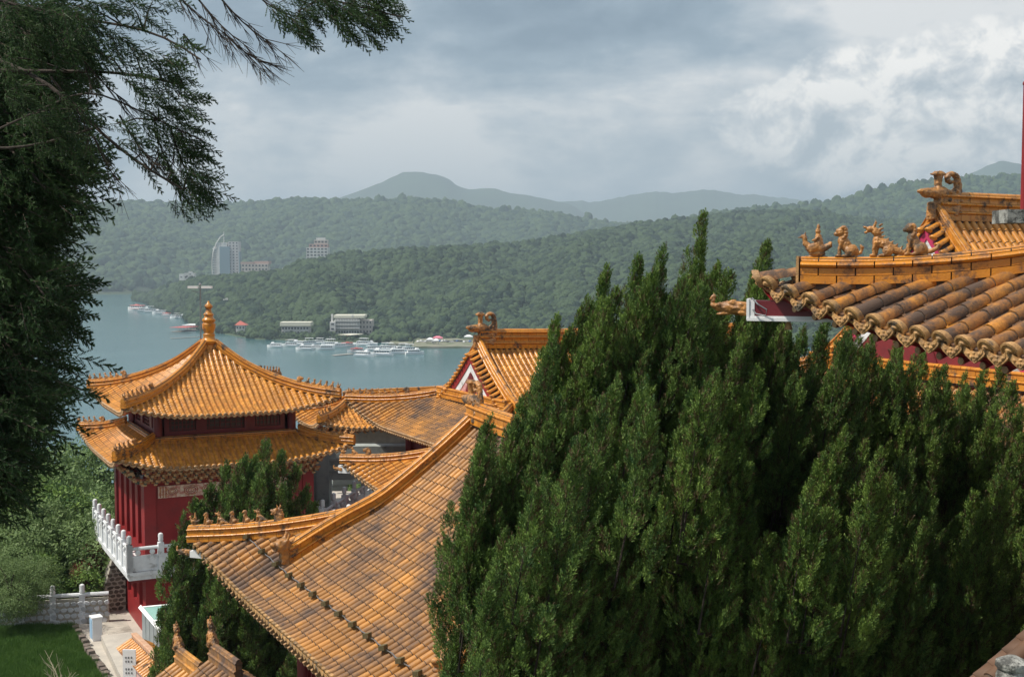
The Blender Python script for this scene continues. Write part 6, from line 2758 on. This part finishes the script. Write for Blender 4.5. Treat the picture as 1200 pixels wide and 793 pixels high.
for px, py, w_t, colr, lab in ((513, 400, 9, mat('pink tent canvas', (.75, .22, .30), .7), 'pink event tent on the lakeside car park'), (504, 402, 6, BC, 'white tent left of the pink one on the shore'), (511, 403.2, 5, BC, 'small white tent in front of the pink one'), (549, 398.5, 8, BC, 'white tent beside the hall gable at the shore edge')):
    p = on_t(px, py)
    t = thing('event_tent', lab, 'tent', p)
    m = MB()
    m.box((p.x, p.y, TZ + 3.1), (w_t, 5, .9), -YAW)
    m.box((p.x, p.y, TZ + 4.2), (w_t, 5, 1.4), -YAW, taper=.3)
    m.build('canopy', colr, t)
    for sx in (-1, 1):
        m = MB()
        m.box((p.x + CY * sx * w_t * .45, p.y - SY * sx * w_t * .45, TZ + 1.4), (.2, 4.6, 2.8), -YAW)
        m.build('leg', METAL, t)
CARC = [mat('car paint white', (.75, .75, .76), .3), mat('car paint silver', (.45, .46, .48), .3, metal=.4), mat('car paint blue', (.06, .12, .35), .3), mat('car paint dark', (.05, .05, .06), .3)]


def car_mesh(k):
    m = MB()
    sec = [(-2.2, .35), (-2.2, .85), (-1.7, 1.0), (-1.2, 1.45), (.5, 1.48), (1.15, .98), (2.1, .85), (2.2, .35)]
    A = m.ring([(x, -.85, z) for x, z in sec])
    B_ = m.ring([(x, .85, z) for x, z in sec])
    m.quadstrip(A, B_, True, 0)
    m.f += [tuple(A), tuple(reversed(B_))]
    m.m += [0, 0]
    return m.mesh('body', CARC[k])


m = MB()
for x in (-1.4, 1.4):
    for y in (-.8, .8):
        m.tube([(x, y - .1, .33), (x, y + .1, .33)], .33, 10)
CWH = m.mesh('wheels', DKMET)
m = MB()
for s_ in (-1, 1):
    m.prism([(-1.15, s_ * .86, 1.0), (.95, s_ * .86, 1.0), (.45, s_ * .86, 1.38), (-1.05, s_ * .86, 1.38)], Vector((0, -.01, 0)), Vector((0, .01, 0)))
CWN = m.mesh('windows', BWN)
CB = [car_mesh(k) for k in range(4)]
for i in range(18):
    px = 490 + i * 3.6 + rb.uniform(-.6, .6)
    p = on_t(px, 400.6 + rb.uniform(-.5, .6))
    M = Matrix.Translation((p.x, p.y, TZ)) @ Matrix.Rotation(rb.uniform(0, 6.28), 4, 'Z')
    r_ = mk('parked_car', None, None, M, label='tiny car parked on the lakeside car park among the tents', category='car', group='cars on the lakeside car park')
    for nm, me in (('body', CB[rb.choice([0, 0, 1, 2, 3])]), ('wheels', CWH), ('windows', CWN)):
        mk(nm, me, r_, None, local=True)

# car under the glass canopy by the front hall
q = on_z(252, 774, GZ)
M = Matrix.Translation((q.x, q.y, GZ)) @ Matrix.Rotation(-YAW, 4, 'Z')
r_ = mk('parked_car', None, None, M, label='dark car parked between the gate roofs and the red columns', category='car')
mk('body', CB[3], r_, None, local=True)
mk('windows', CWN, r_, None, local=True)
mk('wheels', CWH, r_, None, local=True)

# ------------------------------------------------------------------ visitor in red behind the terrace balustrade


def person(base, shirt, trousers, label, ang):
    t = thing('person', label, 'person', base, ang)
    V = {'pel': (0, 0, .93), 'wai': (0, 0, 1.08), 'che': (0, .0, 1.32), 'nec': (0, 0, 1.46), 'hd': (0, .02, 1.56), 'top': (0, .01, 1.68)}
    m = MB()
    m.ell((0, .01, 1.60), (.078, .095, .115))
    m.tube([(0, 0, 1.40), (0, 0, 1.52)], .05, 8)
    m.tube([(-.03, .10, 1.57), (0, .118, 1.60), (.0, .1, 1.63)], .014, 5)
    for s_ in (-1, 1):
        m.tube([(s_ * .17, 0, 1.38), (s_ * .23, .02, 1.12), (s_ * .20, .16, .98), (s_ * .17, .26, 1.0)], [.05, .042, .035, .03], 7)
        for k in range(5):
            m.tube([(s_ * .17 + (k - 2) * .016, .26, 1.0), (s_ * .17 + (k - 2) * .02, .33 - abs(k - 2) * .01, .985)], [.010, .008], 5)
        m.tube([(s_ * .09, 0, .92), (s_ * .10, .02, .50), (s_ * .10, -.01, .08)], [.09, .06, .04], 8)
    m.tube([(0, 0, .90), (0, 0, 1.1), (0, 0, 1.35), (0, 0, 1.44)], [.14, .12, .16, .07], 10)
    body = sculpt('person_body', m, .018, mat('skin ' + label[:12], (.45, .28, .20), .6), 0, 1, 1)
    mk('body', body, t, None, local=True)
    m = MB()
    m.tube([(0, 0, .88), (0, 0, 1.1), (0, 0, 1.36), (0, 0, 1.45)], [.165, .15, .19, .08], 14)
    for s_ in (-1, 1):
        m.tube([(s_ * .12, 0, 1.40), (s_ * .19, 0, 1.36), (s_ * .24, .02, 1.10)], [.07, .075, .06], 8)
    mk('shirt', sculpt('person_shirt', m, .02, shirt, 0, 1, 1), t, None, local=True)
    m = MB()
    for s_ in (-1, 1):
        m.tube([(s_ * .08, 0, .95), (s_ * .10, .02, .50), (s_ * .10, -.01, .06)], [.11, .085, .065], 8)
    mk('trousers', m.mesh('trousers', trousers, True), t, None, local=True)
    m = MB()
    m.ell((0, -.02, 1.64), (.09, .10, .10))
    mk('hair', m.mesh('hair', DKMET, True), t, None, local=True)
    m = MB()
    for s_ in (-1, 1):
        m.ell((s_ * .10, .05, .04), (.045, .12, .05))
    mk('shoes', m.mesh('shoes', DKMET, True), t, None, local=True)
    return t


vp = PX(403, 578, 64)
person((vp.x, vp.y, -13.2), mat('red shirt cloth', (.50, .02, .04), .8), DKMET, 'visitor in red shirt standing at the white terrace balustrade', .6)

# ------------------------------------------------------------------ conifer framing the picture at left
def spray_tpl(seed, nside=9, nn=13, wd=.011):
    """drooping branchlet along +Z, unit length, with side twiglets carrying needles"""
    r = random.Random(seed)
    m = MB()
    for i in range(nside * 2):
        f = .08 + .92 * i / (nside * 2)
        a = i * 2.39996
        o = Vector((0, 0, f))
        d = Vector((math.cos(a) * .75, math.sin(a) * .75, .8)).normalized()
        ln = .34 * (1 - f * .72) * r.uniform(.7, 1.15)
        s = d.cross(Vector((0, 0, 1))).normalized() * .004
        m.poly([o - s, o + s, o + d * ln], 1)
        for k in range(nn):
            g = (k + .5) / nn
            p = o + d * ln * g
            b = k * 2.1
            side = (d.cross(Vector((math.cos(b), math.sin(b), .3)))).normalized()
            nd_ = (d * .8 + side * .55).normalized()
            l2 = .085 * r.uniform(.7, 1.2) * (1.1 - .5 * g)
            q = nd_.cross(d).normalized() * wd * r.uniform(.8, 1.3)
            m.poly([p - q, p + nd_ * l2 * .5 - q * .6, p + nd_ * l2, p + nd_ * l2 * .5 + q * .8, p + q], 0)
    m.tube([(0, 0, 0), (.01, 0, .5), (0, .01, 1)], [.008, .006, .002], 4, mi=1)
    return m


SPR = [spray_tpl(s) for s in (1, 2, 3)]
fc = thing('framing_conifer', 'dark conifer framing the left edge, its drooping twiggy branches reaching across the sky', 'tree', at_img(-110, 700, 9.0, GZ))
tw = MB()
tb = at_img(-150, 600, 9.5, GZ)
tt = PX(-120, -400, 9.5)
tw.tube([tb, tb.lerp(tt, .5), tt], [.35, .26, .12], 12)
r = random.Random(21)
SP_P, SP_D, SP_S = [], [], []


def sprays(c, rad, n, outd, size, droop=.5, spread=.9):
    for i in range(n):
        d = Vector((r.gauss(0, 1), r.gauss(0, 1), r.gauss(0, .8))).normalized()
        p = c + d * rad * r.random() ** .6
        dd_ = (outd + d * spread - Vector((0, 0, droop))).normalized()
        SP_P.append(tuple(p))
        SP_D.append(dd_)
        SP_S.append(size * r.uniform(.6, 1.3))


RT = Vector((CY, -SY, 0))
FWD = Vector((SY, CY, 0))
# dense mass along the left edge
EY = [20, 60, 100, 140, 170, 200, 250, 285, 310, 340, 380, 415, 440, 465, 490, 520, 545, 570, 600]
EX = [95, 105, 88, 92, 110, 106, 100, 82, 74, 96, 98, 88, 84, 84, 62, 45, 28, 8, -30]
for i in range(350):
    y = r.uniform(10, 590)
    e = smooth_interp(y, EY, EX)
    f = r.random() ** .55
    x = -150 + (e - 42 + 150) * f
    D_ = r.uniform(8.3, 10.6)
    c = PX(x, y, D_)
    tk = tb.lerp(tt, (c.z - tb.z + 1.0) / (tt.z - tb.z))
    if f > .2:
        tw.tube([tk, tk.lerp(c, .6) + Vector((0, 0, .12)), c], [.03, .018, .006], 5)
    sprays(c, .24, 15, (RT * .9 * f + FWD * r.uniform(-.3, .3)).normalized() if f > .3 else RT, .30, .45, .8)


def limb(pts, r0, r1):
    P_ = [PX(x, y, d) for x, y, d in pts]
    tk_ = tb.lerp(tt, min(.98, (P_[0].z - .5 - tb.z) / (tt.z - tb.z)))
    P_ = [tk_, tk_.lerp(P_[0], .5) + Vector((0, 0, .1))] + P_
    n = len(P_) * 5
    Q = arc_resample(P_, sum((b - a).length for a, b in zip(P_, P_[1:])) / n)
    # soften corners
    for _ in range(4):
        Q = [Q[0]] + [(Q[i - 1] + Q[i] * 2 + Q[i + 1]) / 4 for i in range(1, len(Q) - 1)] + [Q[-1]]
    k = len(Q)
    tw.tube(Q, [r0 + (r1 - r0) * (i / (k - 1)) ** .8 for i in range(k)], 7)
    return Q


b1 = limb([(-150, 20, 7.4), (-20, 62, 7.2), (62, 98, 7.0), (110, 150, 6.9), (165, 195, 6.8), (215, 222, 6.7)], .034, .006)
b2 = limb([(-150, 90, 7.3), (-20, 82, 7.1), (80, 84, 7.0), (150, 84, 6.8), (215, 100, 6.7)], .030, .006)
b3 = limb([(-150, -60, 7.2), (20, 10, 7.0), (110, 25, 6.9), (190, 35, 6.8), (235, 70, 6.7)], .026, .005)
b4 = limb([(60, -120, 7.2), (200, -60, 7.0), (300, -30, 6.9), (380, 0, 6.8), (440, 12, 6.7), (470, 20, 6.7)], .030, .004)
b5 = limb([(-150, 150, 7.5), (0, 178, 7.2), (70, 165, 7.0), (110, 150, 6.9)], .022, .006)
b6 = limb([(110, 100, 6.9), (160, 130, 6.8), (205, 150, 6.7), (238, 165, 6.7)], .012, .004)
# bare hanging twigs


def bare(x0, y0, x1, y1, n, D_=6.8, ln=52):
    n = int(n * 1.5)
    a_, b_ = PX(x0, y0, D_), PX(x1, y1, D_)
    mid = a_.lerp(b_, .5) + Vector((0, 0, -.05))
    Q = [a_, mid, b_]
    Q = arc_resample(Q, .08)
    for _ in range(3):
        Q = [Q[0]] + [(Q[i - 1] + Q[i] * 2 + Q[i + 1]) / 4 for i in range(1, len(Q) - 1)] + [Q[-1]]
    tw.tube(Q, [.006 + (.0018 - .006) * i / (len(Q) - 1) for i in range(len(Q))], 5)
    for j in range(n):
        k = min(len(Q) - 2, int(len(Q) * (.15 + .85 * r.random())))
        d = (Q[k + 1] - Q[k]).normalized()
        l_ = ln / 215 * r.uniform(.4, 1.1)
        s_ = (d * .9 + RT * r.uniform(-.35, .45) + Vector((0, 0, r.uniform(-.8, .15))) + FWD * r.uniform(-.4, .4)).normalized()
        bend = (RT * r.uniform(-.3, .5) + Vector((0, 0, r.uniform(-.4, .3)))) * l_
        e1 = Q[k] + s_ * l_ * .5 + bend * .12
        e2 = Q[k] + s_ * l_ + bend * .45
        tw.tube([Q[k], Q[k].lerp(e1, .5) + bend * .02, e1, e1.lerp(e2, .5) - bend * .05, e2], [.0026, .0022, .0018, .0013, .0008], 4)
        for q_ in range(3):
            s2 = (s_ + RT * r.uniform(-.7, .7) + Vector((0, 0, r.uniform(-.6, .3)))).normalized()
            tw.tube([e1, e1 + s2 * l_ * .4], [.0016, .0008], 3)


for args in ((205, -10, 262, 38, 9), (225, -10, 300, 62, 12), (250, -12, 325, 55, 12), (262, 38, 318, 78, 10), (215, 40, 232, 60, 4), (285, -20, 345, 20, 9), (180, 150, 215, 225, 8), (140, 135, 195, 205, 10), (110, 160, 140, 215, 5), (200, 150, 225, 215, 7), (90, 60, 150, 120, 9), (60, 90, 110, 150, 6)):
    bare(*args)
CL = [(20, 12, 16), (60, 20, 16), (100, 12, 14), (140, 8, 12), (40, 45, 14), (85, 50, 12), (125, 45, 12), (160, 40, 10), (15, 70, 10), (150, 70, 8), (180, 62, 8), (205, 84, 9), (222, 74, 8), (172, 92, 8), (196, 108, 9), (218, 104, 10), (235, 120, 10), (212, 130, 10), (190, 132, 8),
      (228, 148, 12), (206, 152, 8), (240, 168, 10), (246, 186, 10), (250, 205, 11), (243, 222, 10), (232, 206, 9), (255, 226, 8), (222, 180, 8), (236, 236, 6), (160, 150, 5), (168, 172, 6), (196, 188, 6), (110, 80, 7), (70, 120, 8), (100, 135, 7), (40, 140, 10), (20, 110, 12), (60, 160, 10), (90, 170, 8),
      (352, 8, 8), (372, 20, 9), (386, 10, 8), (368, 38, 6), (404, 8, 10), (424, 12, 10), (444, 10, 12), (462, 16, 12), (432, 28, 9), (452, 34, 9), (472, 8, 10), (415, -5, 9), (440, -8, 9), (466, 2, 8), (395, -6, 8), (360, 0, 6), (230, 50, 3), (180, 10, 8), (205, 5, 5)]
for x, y, n in CL:
    c = PX(x - (26 if x > 120 else 10), y - 4, r.uniform(6.5, 6.9))
    right = .9 if x > 120 else .5
    sprays(c, .075, int(n * 1.3), (RT * right + Vector((0, 0, -.45))).normalized(), .155, .15, .55)
    # join each cluster to the nearest limb
    best = min((q for Q in (b1, b2, b3, b4, b5, b6) for q in Q), key=lambda q: (q - c).length)
    if (best - c).length < .6:
        tw.tube([best, best.lerp(c, .5) + Vector((0, 0, .02)), c], [.006, .004, .002], 4)
tw.build('branches', BARK, fc, smooth=True)
k = len(SP_P)
gn_scatter('needle_sprays', SPR, np.array(SP_P), dir_euler(SP_D, rng.uniform(0, 6.28, k)), np.array(SP_S), rng.integers(0, 3, k), [PINE, TWIG], fc, kind='stuff')

# pale bare twigs on the lawn and a stone post at the lower right
q = at_img(70, 800, 30, None)
q = PX(72, 800, 30)
bt2 = thing('bare_sapling', 'leafless pale sapling twigs in front of the lawn at bottom left', 'sapling', (q.x, q.y, GZ))
m = MB()
r = random.Random(9)
m.tube([(q.x, q.y, GZ), q + Vector((0, 0, .2))], [.04, .02], 6)
for i in range(11):
    a_ = q + Vector((r.uniform(-.1, .1), r.uniform(-.1, .1), r.uniform(-.4, .1)))
    d = (RT * r.uniform(-.9, .9) + Vector((0, 0, 1)) + FWD * r.uniform(-.3, .3)).normalized()
    b_ = a_ + d * r.uniform(.4, .85)
    m.tube([a_, a_.lerp(b_, .5) + RT * r.uniform(-.06, .06), b_], [.012, .009, .004], 5)
    for j in range(3):
        c_ = a_.lerp(b_, r.uniform(.4, .9))
        m.tube([c_, c_ + (d + RT * r.uniform(-.9, .9)).normalized() * .22], [.006, .003], 4)
m.build('stem', mat('pale twig bark', (.42, .38, .26), .9), bt2)

# lower corridor roof glimpsed at the bottom right, and the stone post before it
cr_ = thing('corridor_roof', 'brown tiled corridor roof glimpsed through the junipers at the lower right corner', 'roof', (12.5, 8, GZ))
rq = Roof(8.6, 14.6, -1.0, 9.12, -4.72, 1.5, 3.0, .7, 0, 2, 0, 2)
rq.hipall = False
rq.g = 0.0
cro_ = mk('roof', None, cr_)
deck(rq, [(f, 3.0) for f in 'WE'], cro_, thick=.1)
tile_face(rq, 'W', cro_, mat('brown weathered tile', (.17, .085, .045), .7, (.12, .07, .045), 3, island=.3), TIP, .085, .27, .34, sep=60)
m = MB()
m.box((11.6, 3.8, -9.4), (4, 9.2, 9.0))
m.build('wall', MAROON, cr_)
q = PX(1186, 786, 7.2)
sp2 = thing('stone_post', 'round topped pale stone post at the bottom right corner', 'post', (q.x, q.y, q.z - 1))
m = MB()
m.lathe([(.07, -.9), (.07, -.12), (.085, -.1), (.09, -.02), (.08, .01), (.095, .03), (.092, .06), (.03, .09)], q, 16)
m.build('post', SLAB, sp2, smooth=True)
m = MB()
m.box((q.x, q.y, (q.z - .9 + GZ) / 2), (.3, .3, q.z - .9 - GZ), .4)
m.build('pier', SLAB, sp2)

# ------------------------------------------------------------------ air
HAZE = bpy.data.materials.new('haze')
HAZE.use_nodes = True
nt = HAZE.node_tree
nt.nodes.clear()
out = nd(nt, 'ShaderNodeOutputMaterial')
pv = nd(nt, 'ShaderNodeVolumePrincipled')
pv.inputs['Color'].default_value = (.66, .82, .97, 1)
pv.inputs['Density'].default_value = .00015
pv.inputs['Anisotropy'].default_value = .1
nt.links.new(pv.outputs[0], out.inputs['Volume'])
ho = MB()
zt, zb_ = 570.0, -90.0
ho.box((1500, 5400, (zt + zb_) / 2), (26000, 15000, zt - zb_))
ho.build('haze', HAZE, None, kind='stuff')
